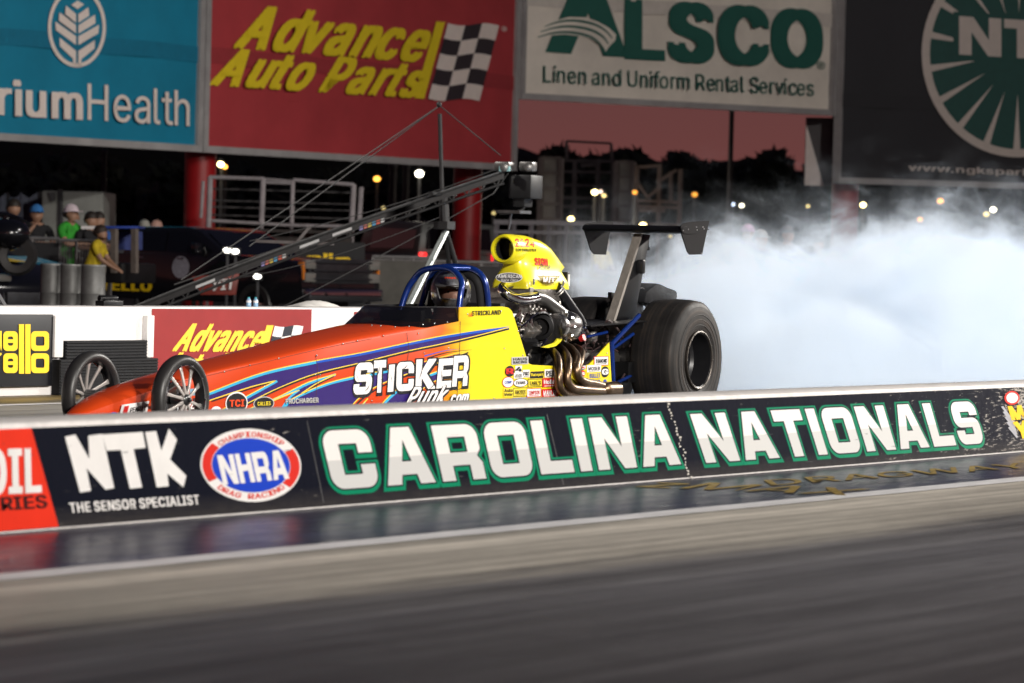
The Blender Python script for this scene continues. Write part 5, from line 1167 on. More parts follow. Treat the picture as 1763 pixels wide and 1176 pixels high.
# crowd rail in front of the spectators
def rail_run(x0, x1, z, y_top, name, label, bars, panel=None):
    a, b = atd(x0, 500, z), atd(x1, 500, z); a.z = b.z = 0; t = thing(name, label, 'fence', (a+b)/2); zt = y_top
    mb = MB(); mb.tube([a+V((0, 0, zt)), b+V((0, 0, zt))], .024, 8); mb.tube([a+V((0, 0, .15)), b+V((0, 0, .15))], .02, 8)
    for k in range(4): p = a.lerp(b, k/3); mb.tube([p, p+V((0, 0, zt))], .022, 8)
    mb.build('frame', GAL, t)
    mb = MB()
    for k in range(1, bars): p = a.lerp(b, k/bars); mb.tube([p+V((0, 0, .15)), p+V((0, 0, zt))], .008, 6, cap=False)
    mb.build('bars', GAL, t)
    if panel: mb = MB(); n = (b-a).normalized().cross(V((0, 0, 1)))*.03; mb.prism([a+V((0, 0, .2))+n, b+V((0, 0, .2))+n, b+V((0, 0, zt-.06))+n, a+V((0, 0, zt-.06))+n], n*.2); mb.build('mesh_panel', panel, t)
rail_run(-40, 100, 58.6, 1.24, 'crowd_rail', 'dark pipe rail under the left spectators', 24, mat('mesh_black_panel', (.015, .015, .017), .8, var=.2))
rail_run(100, 190, 58.6, 1.22, 'crowd_rail', 'dark pipe rail in front of the green shirted man', 20)
rail_run(640, 745, 62, 1.10, 'mesh_fence', 'grey mesh fence left of the tripod legs', 60, mat('fence_mesh', (.09, .085, .075), .8, var=.25, vscale=3))
rail_run(748, 985, 63, 1.05, 'mesh_fence', 'dark mesh fence behind the roll cage', 60, mat('fence_mesh_dark', (.03, .028, .03), .8, var=.2))

# grey drums
for px, z, lab in ((88, 46, 'grey steel drum nearest the black car, leftmost of three'), (122, 45.8, 'middle grey steel drum with a dark stain'), (160, 45.6, 'grey steel drum beside the pickup, rightmost of three')):
    c = atd(px, 500, z); c.z = 0; t = thing('drum', lab, 'drum', c, 'grey drums behind the wall'); r = .125 if px != 160 else .14; top = .90
    mb = MB(); mb.lathe(c, (0, 0, 1), [(0, r), (.28, r), (.295, r*1.045), (.31, r), (.56, r), (.575, r*1.045), (.59, r), (top-.02, r), (top, r*1.03), (top+.005, r*.95), (top-.02, r*.94), (top-.02, .001)], 36)
    mb.build('shell', mat('drum_grey', (.17, .17, .165), .5, .3, var=.25, vscale=5), t)
    mb = MB(); mb.lathe(c, (0, 0, 1), [(top-.004, r*1.04), (top+.008, r*1.05), (top+.012, r*1.0)], 36); mb.cyl(c+V((.05, 0, top-.02)), c+V((.05, 0, top)), .02, n=10); mb.build('lid', mat('drum_lid', (.42, .42, .41), .4, .5, var=.2), t)

# ------------------------------------------------------------------ vehicles
CARP = mat('car_black', (.006, .006, .008), .18, var=0, coat=.8); GLS = mat('car_glass', (.004, .005, .007), .06, var=0, coat=.5); TYR = MATS['front_tyre_rubber']
LAMPW = mat('headlamp_glass', (.28, .27, .25), .12, .4, var=0, emit=.0)
def vehicle(name, label, cat, loc, yaw, prof, Lh, wd, cabin, wheels, body_m, glass, extra=None, wr=.36):
    """prof: side outline (x ahead, z); cabin: glasshouse outline; built at the origin, then moved"""
    t = thing(name, label, cat, (0, 0, 0)); hw = wd/2
    mb = MB(); mb.prism([(x, -hw, z) for x, z in prof], (0, wd, 0)); mb.build('body', body_m, t, bev=.06)
    mb = MB(); ci = hw*.86
    mb.loft([[V((x, -hw*.97 if z < cabin[0][1]+.02 else -ci, z)) for x, z in cabin], [V((x, hw*.97 if z < cabin[0][1]+.02 else ci, z)) for x, z in cabin]]); mb.build('cabin', body_m, t, bev=.04)
    for gl in glass:
        if isinstance(gl[0], tuple):
            zz = [z for x, z in cabin]; z0, z1 = min(zz), max(zz)
            for s_ in (-1, 1):
                mb = MB(); mb.poly([(x, s_*(hw*.97+(ci-hw*.97)*((z-z0)/(z1-z0))+.012), z) for x, z in gl]); mb.build('window', GLS, t, smooth=False)
        else: mb = MB(); mb.poly(gl); mb.build('window', GLS, t, smooth=False)
    for wx in wheels:
        for s_ in (-1, 1):
            mb = MB(); c = V((wx, s_*(hw-.10), wr)); mb.lathe(c, (0, s_, 0), [(-.11, wr*.62), (-.12, wr*.9), (-.08, wr), (.08, wr), (.12, wr*.9), (.11, wr*.62)], 32); w_ = mb.build('wheel', TYR, t)
            mb = MB(); mb.lathe(c, (0, s_, 0), [(.10, wr*.64), (.08, wr*.55), (.05, wr*.3), (.09, wr*.15), (.09, .001)], 20); o = mb.build('rim', ALU, w_)
    if extra: extra(t)
    t.location = loc; t.rotation_euler = (0, 0, yaw); return t
def ptext(t, name, s, A, B, D, m_, bold=.05):
    mb = MB(); mb.text(s, A, B, D, V((0, 0, 0)), bold); return mb.build(name, m_, t, smooth=False)
def truck_bits(front=True, side='MELLO YELLO', crest=True):
    def f(t):
        mb = MB(); mb.box((2.93, 0, .95), (.06, 1.5, .42))
        for k in range(3): mb.box((2.97, 0, .82+.14*k), (.05, 1.5, .035))
        mb.build('grille', mat('grille_dark', (.10, .10, .11), .3, .8, var=.2), t, bev=.01)
        for s_ in (-1, 1):
            for z in (1.06, .84): mb = MB(); mb.box((2.94, s_*.82, z), (.10, .26, .16)); mb.build('headlight', LAMPW, t, bev=.02)
            mb = MB(); mb.box((2.90, s_*.955, .95), (.12, .05, .30)); mb.build('turn_signal', mat('signal_amber', (.62, .18, .02), .3, var=0), t, bev=.01)
            mb = MB(); mb.box((.75, s_*1.06, 1.28), (.1, .2, .2)); mb.build('mirror', CARP, t, bev=.03)
            for x in (-.35, .55): mb = MB(); mb.box((x-.2, s_*1.005, 1.10), (.16, .03, .03)); mb.build('door_handle', CHR, t, bev=.006)
        mb = MB(); mb.box((3.0, 0, .55), (.16, 1.9, .22)); mb.build('bumper', CHR, t, bev=.04)
        ptext(t, 'lettering', side, V((-2.8, -1.002, .52)), V((-.3, -1.002, .52)), V((-2.8, -1.002, .70)), mat('panel_yellow', (0, 0, 0)), .07)
        mb = MB(); mb.poly([(.35+.19*math.cos(a), -1.003, .95+.19*math.sin(a)) for a in [2*math.pi*i/28 for i in range(28)]]); mb.build('door_crest', mat('crest_grey', (.35, .33, .38), .5, var=.3, vscale=20), t, smooth=False)
    return f
pk_prof = [(-2.95, .45), (-2.95, 1.17), (-.95, 1.17), (-.95, 1.18), (1.05, 1.18), (1.5, 1.19), (2.75, 1.10), (2.92, 1.02), (2.96, .5), (2.4, .38), (-2.4, .38)]
pk_cab = [(-1.0, 1.15), (-.92, 1.56), (-.7, 1.64), (.35, 1.65), (.6, 1.60), (1.35, 1.15)]
pk_gl = [[(-.82, 1.22), (-.78, 1.54), (-.05, 1.58), (-.05, 1.22)], [(.03, 1.22), (.03, 1.58), (.42, 1.57), (1.02, 1.22)], [V((.68, -.72, 1.575)), V((.68, .72, 1.575)), V((1.31, .86, 1.19)), V((1.31, -.86, 1.19))]]
hd = math.atan2(-.973, -.228)
tp = atd(352, 500, 62); yawt = math.atan2(*((RV*.80-AV*.60).yx))
vehicle('pickup_truck', 'black pickup with yellow lettering low on its side and amber lamps, behind the crane boom', 'pickup', (tp.x, tp.y, 0), yawt, pk_prof, 3, 1.99, pk_cab, (-1.85, 1.95), CARP, pk_gl, truck_bits()).scale = (.94, .94, .90)
# black car with a yellow flash at the left edge
cp_prof = [(-2.3, .35), (-2.35, .85), (-1.6, .95), (1.1, .98), (1.9, .86), (2.25, .62), (2.3, .3), (-2.2, .28)]
cp_cab = [(-1.7, .92), (-1.1, 1.30), (-.1, 1.32), (.9, .95)]
def car_bits(t):
    for s_ in (-1, 1): mb = MB(); mb.box((2.16, s_*.68, .70), (.18, .34, .10)); mb.build('headlight', LAMPW, t, bev=.03)
    mb = MB(); mb.poly([(-.4, -.922, .80), (1.7, -.922, .72), (1.9, -.922, .82), (.2, -.922, .93)]); mb.poly([(1.05, -.9, .995), (1.75, -.85, .905), (1.75, .2, .905), (1.05, .1, .995)]); mb.build('yellow_flash', MATS['panel_yellow'], t, smooth=False)
    mb = MB(); mb.box((2.3, 0, .42), (.06, 1.3, .2)); mb.build('grille', DKM, t, bev=.01)
ca = atd(-125, 500, 52); yawc = math.atan2(*((RV*.75-AV*.66).yx))
vehicle('sports_car', 'black car with a yellow flash on its nose at the left edge of the photo', 'car', (ca.x, ca.y, 0), yawc, cp_prof, 2.3, 1.84, cp_cab, (-1.4, 1.45), CARP, [[(-1.2, .98), (-.95, 1.25), (-.1, 1.27), (.55, .99)], [V((.02, -.62, 1.30)), V((.02, .62, 1.30)), V((.86, .8, .975)), V((.86, -.8, .975))]], car_bits, wr=.32)
# pale car parked beyond
SIL = mat('car_silver', (.22, .23, .25), .3, .4, var=0, coat=.5)
cw = atd(282, 500, 88); vehicle('parked_car', 'silver car parked far back beside the red column', 'car', (cw.x, cw.y, .0), math.atan2(*((RV*.9+AV*.3).yx)), cp_prof, 2.3, 1.8, cp_cab, (-1.4, 1.45), SIL, [[(-1.2, .98), (-.95, 1.25), (-.1, 1.27), (.55, .99)], [V((-1.15, -.65, 1.28)), V((-1.15, .65, 1.28)), V((-1.66, .75, .97)), V((-1.66, -.75, .97))]], None, wr=.32)
cw = atd(660, 500, 92)
def van_bits(t):
    for s_ in (-1, 1): mb = MB(); mb.box((-2.42, s_*.82, 1.15), (.06, .16, .14)); mb.build('tail_light', mat('tail_red', (1, .02, .02), .3, var=0, emit=2.2), t, bev=.01)
    mb = MB(); mb.box((-2.42, .0, .95), (.04, 1.0, .16)); mb.build('number_board', WT, t)
vehicle('van', 'grey utility van with glowing red tail lamps parked beyond the tripod', 'van', (atd(722, 500, 86).x, atd(722, 500, 86).y, .0), math.atan2(*((-RV*.35+AV*.9).yx)), [(-2.4, .4), (-2.4, 1.2), (2.0, 1.2), (2.4, 1.0), (2.4, .4)], 2.4, 1.9, [(-2.38, 1.18), (-2.3, 1.85), (.9, 1.9), (1.5, 1.6), (1.9, 1.2)], (-1.5, 1.5), mat('van_grey', (.10, .105, .10), .4, var=.1), [[(-2.1, 1.3), (-2.1, 1.7), (.7, 1.75), (.7, 1.3)], [V((-2.41, -.75, 1.3)), V((-2.41, .75, 1.3)), V((-2.37, .7, 1.75)), V((-2.37, -.7, 1.75))]], van_bits)
# sponsor banner behind the truck bonnet
a, b = atd(515, 500, 68), atd(620, 500, 68); t = thing('banner', 'black banner with yellow rounded letters behind the pickup bonnet', 'banner', (a+b)/2)
fz = lambda x, y: onP(x, y, a, (b-a).cross(V((0, 0, 1))).normalized())
mb = MB(); n = (b-a).cross(V((0, 0, 1))).normalized(); n = -n if n.dot(AV) > 0 else n
mb.prism([fz(505, 415), fz(628, 418), fz(628, 540), fz(505, 540)], -n*.05); mb.build('board', mat('board_black', (.010, .010, .012), .6, var=.2), t)
mb = MB()
l_ = n*.01
mb.tris2d([rr2(575, 443, 605, 475, 7), rr2(583, 451, 597, 468, 3)[::-1]], lambda x, y: fz(x, y)+l_)
mb.tris2d([rr2(525, 440, 555, 472, 7), rr2(533, 448, 547, 465, 3)[::-1]], lambda x, y: fz(x, y)+l_)
for x0 in (557, 566): mb.poly([fz(*p)+l_ for p in ((x0, 436), (x0+7, 436), (x0+7, 474), (x0, 474))])
mb.text('Mell', fz(440, 472), fz(520, 474), fz(440, 436), l_, .05) if False else None
mb.build('lettering', MATS['panel_yellow'], t, smooth=False)
# red board lying against the truck and two water bottles on the wall
t = thing('pit_board', 'red pit board with white marks leaning against the pickup', 'sign', atd(385, 480, 50))
mb = MB(); fzz = lambda x, y: atd(x, y, 50); mb.prism([fzz(330, 476), fzz(412, 470), fzz(406, 508), fzz(345, 508)], AV*.03); mb.build('board', mat('board_red', (.22, .03, .02), .5, var=.3, vscale=8), t, bev=.01)
mb = MB(); mb.text('PIT', fzz(368, 500)-AV*.01, fzz(402, 498)-AV*.01, fzz(370, 482)-AV*.01, V((0, 0, 0)), .05); mb.build('lettering', WT, t, smooth=False)
for k, px in enumerate((428, 440)):
    c = onY(px, 521, YW+.2); c.z = HW; t = thing('water_bottle', ['clear blue water bottle standing on the wall top, left one of the pair', 'clear blue water bottle standing on the wall top, right one of the pair'][k], 'bottle', c, 'water bottles on the wall')
    mb = MB(); mb.lathe(c, (0, 0, 1), [(0, .001), (0, .024), (.01, .026), (.06, .025), (.07, .022), (.08, .025), (.11, .018), (.125, .010)], 16); mb.build('bottle', mat('bottle_blue', (.25, .42, .6), .15, var=.1), t)
    mb = MB(); mb.cyl(c+V((0, 0, .06)), c+V((0, 0, .09)), .0262, n=16); mb.build('label', WT, t)
    mb = MB(); mb.cyl(c+V((0, 0, .122)), c+V((0, 0, .14)), .012, n=12); mb.build('cap', mat('cap_teal', (.05, .35, .4), .4, var=0), t); t.scale = (.8, .8, .55)
c = onY(540, 524, YW+.22); c.z = HW; t = thing('towel', 'crumpled white towel lying on the wall top', 'towel', c)
mb = MB(); rg = []
for i in range(14):
    u = i/13; rg.append([c+V(((u-.5)*.62, (v-.5)*.2, .004+.035*math.sin(math.pi*u)**.6*math.sin(math.pi*v)**.5*(1+.5*math.sin(9*u+5*v)))) for v in [k/7 for k in range(8)]])
mb.loft(rg, cap=False, closed=False); mb.build('cloth', mat('towel_white', (.6, .58, .55), .9, var=.15), t, ang=180)
c = onY(192, 521, YW+.18); c.z = HW; t = thing('equipment', 'small black clamp and hose fitting sitting on the wall top by the drums', 'equipment', c)
mb = MB()
for k in range(7): mb.cyl(c+V((random.uniform(-.12, .12), 0, random.uniform(.01, .06))), c+V((random.uniform(-.12, .12), .05, random.uniform(.02, .08))), random.uniform(.015, .03), n=10)
mb.box(c+V((0, .02, .02)), (.26, .08, .04)); mb.build('clamp', BLKE, t, bev=.004)
c = onY(2, 512, YW+.25); t = thing('cable_rack', 'short dark ladder shaped rack leaning at the left edge of the wall', 'rack', c)
mb = MB(); a1, a2 = onY(-6, 505, YW+.25), onY(8, 528, YW+.25); o_ = V((-.10, 0, -.02)); mb.bar(a1, a2, .03); mb.bar(a1+o_, a2+o_, .03)
for k in range(6): p = a1.lerp(a2, k/5); mb.bar(p, p+o_, .012)
mb.build('rack', STD, t)

# ------------------------------------------------------------------ camera crane
CZ = 40.0
cr_ = lambda x, y, dz=0: atd(x, y, CZ+dz)
cb = cr_(770, 500); cb.z = 0
crn = thing('camera_crane', 'long dark camera crane boom on a tripod with cables and a camera head', 'camera crane', cb)
CRN = mat('crane_grey', (.030, .030, .031), .42, .3, var=.3, vscale=6); CRNL = mat('crane_edge', (.20, .20, .20), .3, .8, var=.3, vscale=10)
A, B = cr_(205, 540), cr_(868, 296); dd = (B-A).normalized()
mb = MB(); upv = UP; nn = AV
def boomp(t, off): x = 205+(868-205)*t; y = 540-(540-296)*t-7*math.sin(math.pi*t); return cr_(x, y)+UP*off
N_ = 26
for off, m_ in ((.0, 0), (-.115, 0)):
    mb.mi = m_
    for dz in (-.06, .06): mb.tube([boomp(i/N_, off)+nn*dz for i in range(N_+1)], .013, 6)
for i in range(N_): mb.bar(boomp(i/N_, 0), boomp((i+.5)/N_, -.115), .012); mb.bar(boomp((i+.5)/N_, -.115), boomp((i+1)/N_, 0), .012)
mb.mi = 0
for i in range(N_): 
    a, b = boomp(i/N_, -.012), boomp((i+1)/N_, -.012); mb.prism([a-nn*.05, b-nn*.05, b-nn*.05-UP*.055, a-nn*.05-UP*.055], nn*.004)
mb.mi = 1; mb.tube([boomp(i/N_, .012)-nn*.07 for i in range(N_+1)], .009, 6); mb.tube([boomp(i/N_, -.07)-nn*.06 for i in range(8, N_-4)], .006, 6)
mb.build('boom', [CRN, CRNL], crn)
mb = MB(); cols = [(.25, .22, .45), (.5, .15, .12), (.55, .42, .08), (.08, .3, .5), (.6, .1, .06), (.5, .5, .5)]; ms = []
for k, c in enumerate(cols): ms.append(mat('boom_mark_%d' % k, c, .5, var=.1))
for t0, n_ in ((.37, 6), (.625, 6)):
    for k in range(n_):
        mb.mi = k; a, b = boomp(t0+k*.011, -.055), boomp(t0+k*.011+.009, -.055); e_ = -nn*.056; mb.poly([a+e_, b+e_, b+e_-UP*.04, a+e_-UP*.04])
mb.mi = 5
for t0 in (.20, .47, .555): a, b = boomp(t0, -.03), boomp(t0+.05, -.03); e_ = -nn*.056; mb.poly([a+e_, b+e_, b+e_-UP*.028, a+e_-UP*.028])
mb.build('boom_marking', ms, crn, smooth=False)
mt_ = cr_(757, 196)
mb = MB(); mb.tube([mt_, cr_(763, 400)], .022, 8); mb.cyl(cr_(763, 330), cr_(766, 392), .05, n=10); mb.box(cr_(765, 388), (.16, .16, .08)); mb.sph(cr_(756, 180), .03, 8, 6); mb.box(cr_(762, 334), (.5, .05, .03)); mb.build('mast', CRN, crn)
for tx, ty in ((672, 590), (783, 590), (826, 590)):
    mb = MB(); p = cr_(tx, ty, -1.2 if tx < 700 else .6); p2 = cr_(768, 398); d_ = (p-p2).normalized(); p = p2+d_*((p2.z-.02)/-d_.z); mb.tube([p2, p], .032 if tx < 700 else .026, 8); mb.build('leg', mat('tripod_alloy', (.33, .36, .35), .4, .6, var=.2) if tx < 700 else CRN, crn)
def cable(a, b, r, sag=.0):
    mb = MB(); P_2 = [a.lerp(b, i/8)+V((0, 0, -sag*math.sin(math.pi*i/8))) for i in range(9)]; mb.tube(P_2, r, 5); mb.build('cable', mat('cable_grey', (.07, .07, .07), .5, .4, var=.1), crn)
top = cr_(757, 182)
for x, y in ((312, 482), (430, 424)): cable(top, cr_(x, y), .006)
cable(top, cr_(862, 268), .006)
cable(cr_(300, 490), cr_(525, 412), .008); cable(cr_(430, 415), cr_(872, 285), .0045, .06); cable(cr_(330, 492), cr_(762, 372), .004, .1); cable(cr_(425, 560), cr_(850, 333), .005, .02); cable(cr_(850, 333), cr_(875, 298), .006)
mb = MB(); mb.bar(cr_(440, 415), cr_(575, 420), .03); mb.bar(cr_(505, 424), cr_(534, 390), .03); mb.build('outrigger', CRNL, crn)
mb = MB(); mb.box(cr_(905, 322), (.26, .26, .24)); mb.box(cr_(900, 340), (.18, .14, .2)); mb.build('camera_cage', mat('case_black', (.008, .008, .009), .5, var=.2), crn, bev=.015)
for (x, w_) in ((868, .22), (909, .20)): mb = MB(); mb.box(cr_(x, 287), (w_*.6, w_*.8, .10)); mb.cyl(cr_(x, 289)-AV*.1, cr_(x, 289)-AV*.17, .045, n=14); mb.build('camera_head', mat('case_silver', (.16, .155, .15), .35, .6, var=.3, vscale=14), crn, bev=.02)
mb = MB(); mb.box(cr_(869, 291)-AV*.13, (.02, .12, .05)); mb.build('monitor', mat('screen_teal', (.25, .42, .42), .3, var=.4, vscale=30, emit=.5), crn)
mb = MB(); mb.tube(catmull([cr_(905, 345), cr_(900, 360), cr_(884, 366), cr_(860, 368)], 4), .014, 6); mb.box(cr_(884, 365), (.24, .28, .03)); mb.tube([cr_(880, 366), cr_(876, 395)], .012, 6); mb.build('counterweight_tray', CRNL, crn)

# ------------------------------------------------------------------ pipe-framed stand, tents and cart
t = thing('pipe_stand', 'stand of pale metal pipes with three bays left of the crane mast', 'stand', atd(490, 420, 69)); f69 = lambda x, y, d=0: atd(x, y, 69+d)
mb = MB()
for (a, b, r) in (((360, 305), (455, 308), .035), ((455, 314), (505, 316), .03), ((505, 310), (608, 318), .035), ((362, 305), (359, 400), .05), ((453, 308), (450, 385), .05), ((504, 312), (502, 385), .04), ((609, 318), (605, 390), .05), ((622, 322), (618, 385), .045), ((365, 380), (500, 388), .03), ((500, 388), (605, 390), .03), ((350, 312), (346, 375), .03), ((455, 308), (505, 312), .02)): mb.tube([f69(*a), f69(*b)], r, 8)

for a in ((362, 305), (453, 308), (504, 312), (609, 318)): p = f69(*a, 1.5); mb.tube([p, V((p.x, p.y, 0))], .03, 6); mb.tube([f69(*a), f69(*a, 1.5)], .025, 6)
mb.build('pipe_frame', mat('pipe_pale', (.36, .33, .34), .45, .3, var=.2), t)
mb = MB()
for y in (325, 345, 356, 370, 395): mb.tube([f69(362, y, 1.5), f69(606, y+7, 1.5)], .016, 6)
mb.build('back_rail', mat('rail_dim', (.07, .065, .065), .5, var=.2), t)
mb = MB(); p = f69(362, 392, .1); q = f69(606, 398, .1); mb.prism([p, q, q+AV*1.4, p+AV*1.4], (0, 0, -.05)); mb.prism([f69(362, 404, .3), f69(606, 410, .3), f69(606, 470, .3), f69(362, 466, .3)], AV*.05); mb.build('deck', mat('deck_brown', (.035, .028, .026), .8, var=.3), t)
t = thing('trailer', 'pale box trailer wall behind the spectators', 'trailer', atd(120, 350, 76)); f76 = lambda x, y: atd(x, y, 76)
mb = MB(); mb.prism([f76(72, 328), f76(178, 330), f76(178, 440), f76(72, 440)], AV*2.4); mb.build('wall', mat('trailer_pale', (.26, .27, .25), .6, var=.12), t, bev=.03)
mb = MB(); mb.prism([f76(84, 331)-AV*.01, f76(96, 331)-AV*.01, f76(96, 345)-AV*.01, f76(88, 348)-AV*.01], -AV*.1); mb.build('vent_box', STD, t); mb = MB(); mb.bar(f76(104, 326)-AV*.02, f76(104, 440)-AV*.02, .08); mb.build('corner_post', STD, t)
t = thing('canopy_tent', 'bluish grey canopy side hanging left of the trailer', 'tent', atd(30, 350, 78))
mb = MB(); a, b = atd(-40, 330, 78), atd(68, 330, 78); k = 24
mb.loft([[a.lerp(b, i/k)+AV*(.08*math.sin(i*1.7))+V((0, 0, -z-(.12*abs(math.sin(i*.55)) if z == 0 else 0))) for i in range(k+1)] for z in (0, .4, .8, 1.2)], cap=False, closed=False); mb.build('canvas', mat('canvas_blue', (.17, .19, .25), .8, var=.1), t, ang=180)
mb = MB()
for i in (0, .5, 1): p = a.lerp(b, i); mb.tube([V((p.x, p.y, 0)), p], .03, 6)
mb.build('pole', STD, t)
t = thing('utility_cart', 'blue topped utility cart behind the pickup bed', 'cart', atd(200, 400, 57)); f57 = lambda x, y: atd(x, y, 57)
mb = MB(); mb.prism([f57(165, 389), f57(238, 389), f57(238, 394), f57(165, 394)], AV*1.1); mb.build('roof', mat('cart_blue', (.02, .06, .36), .5, var=.1), t, bev=.02)
mb = MB()
for x in (176, 197, 232): mb.bar(f57(x, 394), f57(x, 470), .08)
mb.build('post', mat('cart_post', (.18, .15, .13), .6, var=.2), t)
mb = MB(); mb.prism([f57(195, 398)+AV*.8, f57(236, 398)+AV*.8, f57(236, 430)+AV*.8, f57(195, 430)+AV*.8], AV*.04); mb.build('curtain', mat('cart_curtain', (.04, .06, .22), .7, var=.3, vscale=8), t)
mb = MB(); mb.prism([f57(140, 389)-AV*.02, f57(163, 389)-AV*.02, f57(163, 394.5)-AV*.02, f57(140, 394.5)-AV*.02], AV*.2); mb.build('white_tray', WT, t)
mb = MB(); mb.box(f57(205, 470)+AV*.5, (.9, .6, .3)); mb.build('bed', mat('case_black', (.008, .008, .009), .5, var=.2), t, bev=.04)
t = thing('motor_scooter', 'dark scooter and gear parked in front of the left spectators', 'scooter', atd(14, 410, 50)); f50 = lambda x, y: atd(x, y, 50)
mb = MB(); mb.tube(catmull([f50(-20, 372), f50(5, 369), f50(25, 374), f50(42, 383)], 4), .035, 8); mb.tube(catmull([f50(10, 372), f50(14, 400), f50(24, 430)], 4), .05, 8); mb.sph(f50(15, 402), (.28, .28, .2), 16, 10); mb.build('fairing', CARP, t)
mb = MB(); mb.lathe(f50(30, 440), RV.cross(V((0, 0, 1))), [(-.06, .13), (-.07, .22), (0, .26), (.07, .22), (.06, .13)], 24); mb.build('wheel', TYR, t)
mb = MB(); mb.box(f50(36, 405), (.1, .1, .16)); mb.build('bottle_holder', mat('holder_green', (.05, .09, .06), .3, var=.3), t, bev=.02)

# ------------------------------------------------------------------ far towers
def tower(name, label, x0, x1, y0, y1, z, panel_c):
    t = thing(name, label, 'tower', atd((x0+x1)/2, 470, z)); g = lambda x, y, d=0: atd(x, y, z+d)
    mb = MB()
    for x in (x0, x1):
        for d in (0, 2.0): p = g(x, y0, d); mb.bar(V((p.x, p.y, 0)), p, .12)
    k = 6
    for i in range(k+1):
        y = y0+(y1-y0)*i/k; mb.bar(g(x0, y), g(x1, y), .08); mb.bar(g(x0, y, 2), g(x1, y, 2), .08); mb.bar(g(x0, y), g(x0, y, 2), .08)
    mb.build('frame', mat('scaffold', (.30, .27, .26), .6, var=.2), t)
    mb = MB()
    for i in range(k):
        ya = y0+(y1-y0)*(i+.06)/k; yb = y0+(y1-y0)*(i+.94)/k; mb.prism([g(x0+3, ya, .1), g(x1-3, ya, .1), g(x1-3, yb, .1), g(x0+3, yb, .1)], AV*.06)
    mb.build('panel', mat('tower_panel', panel_c, .7, var=.2, vscale=2), t)
tower('stacked_tower', 'pale panelled tower left of the dragster wing, the taller of two', 932, 966, 272, 430, 100, (.42, .41, .40))
tower('stacked_tower', 'pale panelled tower directly above the left wing plate', 1062, 1090, 279, 430, 101, (.40, .39, .39))
t = thing('scaffold_deck', 'dark scaffold with platforms between the two pale towers', 'scaffold', atd(1010, 350, 103)); g = lambda x, y, d=0: atd(x, y, 103+d)
mb = MB()
for x in (962, 990, 1030, 1056):
    p = g(x, 274); mb.bar(V((p.x, p.y, 0)), p, .09)
for y in (276, 295, 318, 340, 355, 385, 398, 410): mb.bar(g(940, y), g(1068, y+2), .07)
mb.bar(g(975, 243), g(1052, 247), .06); mb.bar(g(975, 243), g(976, 276), .06); mb.bar(g(1052, 247), g(1054, 280), .06); mb.bar(g(1000, 285), g(1034, 283), .1)
mb.build('frame', mat('scaffold_dark', (.14, .125, .135), .6, var=.3), t)
t = thing('truss_tower', 'rusty truss frame with diagonal braces right of the pale towers', 'truss', atd(1130, 350, 98)); g = lambda x, y, d=0: atd(x, y, 98+d)
mb = MB()
for x, yt in ((1097, 285), (1136, 283), (1172, 291)): p = g(x, yt); mb.bar(V((p.x, p.y, 0)), p, .09)
for a, b in (((1100, 288), (1138, 285)), ((1138, 310), (1165, 292)), ((1094, 310), (1115, 340)), ((1115, 340), (1138, 320)), ((1095, 345), (1172, 349)), ((1100, 362), (1145, 363)), ((1155, 296), (1155, 345)), ((1097, 355), (1172, 358)), ((1100, 385), (1170, 388))): mb.bar(g(*a), g(*b), .08)
mb.build('frame', mat('rust_frame', (.14, .10, .09), .7, var=.3), t)
t = thing('guard_rail', 'long pale horizontal rail behind the dragster wing', 'rail', atd(960, 395, 80)); g = lambda x, y, d=0: atd(x, y, 80+d)
mb = MB(); mb.bar(g(850, 382), g(1075, 386), .09); mb.bar(g(850, 399), g(1075, 402), .07)
for x in range(855, 1075, 30): p = g(x, 382); mb.bar(V((p.x, p.y, 0)), p, .07)
mb.build('rail', mat('rail_grey', (.24, .23, .25), .6, var=.2), t)
# slim poles
def pole(x, y0, z, r, label):
    p = atd(x, y0, z); t = thing('pole', label, 'pole', V((p.x, p.y, 0))); mb = MB(); mb.cyl(V((p.x, p.y, 0)), p, r*1.15, r, 12); mb.build('shaft', mat('pole_dark', (.035, .03, .032), .6, var=.2), t); mb = MB(); mb.sph(p, r*1.3, 10, 6); mb.build('finial', STD, t)
pole(1260, 190, 95, .06, 'tall dark pole standing alone against the red sky'); pole(677, 285, 95, .09, 'dark pole below the red billboard, left one'); pole(700, 285, 96, .08, 'dark pole below the red billboard, right one'); pole(180, 262, 92, .06, 'thin dark pole below the teal billboard'); pole(1752, 330, 93, .08, 'thin dark pole under the black billboard at the right edge')

# ------------------------------------------------------------------ lamps (lit, far off)
def lamp(x, y, z, r, col, e, label, name='street_lamp'):
    p = atd(x, y, z); t = thing(name, label, 'lamp', V((p.x, p.y, 0)), 'distant lit lamps')
    mb = MB(); q = p+AV*.25; mb.tube([V((q.x, q.y, 0)), V((q.x, q.y, p.z+r*1.2)), p+V((0, 0, r*1.2))], .045, 6); mb.build('post', STD, t)
    mb = MB(); mb.sph(p, (r*.95, r*.95, r*.75), 14, 10); mb.build('bulb', mat('lamp_'+'_'.join('%.2f' % c for c in col)+'_%d' % e, col, .5, var=0, emit=e), t)
    if e >= 9:
        l = bpy.data.lights.new('lamp_light', 'POINT'); l.energy = 45; l.color = (1, .9, .75); l.shadow_soft_size = .1; lo_ = bpy.data.objects.new('lamp_light', l); COL.objects.link(lo_); lo_.parent = t; lo_.location = p-V((p.x, p.y, 0))-AV*1.6
    mb = MB(); mb.lathe(p+V((0, 0, r*.75)), (0, 0, 1), [(0, r*1.1), (r*.3, r*.8), (r*.5, .001)], 14); mb.build('hood', STD, t)
YW_, WH_, OR_ = (1, .78, .32), (1, .93, .72), (1, .42, .06)
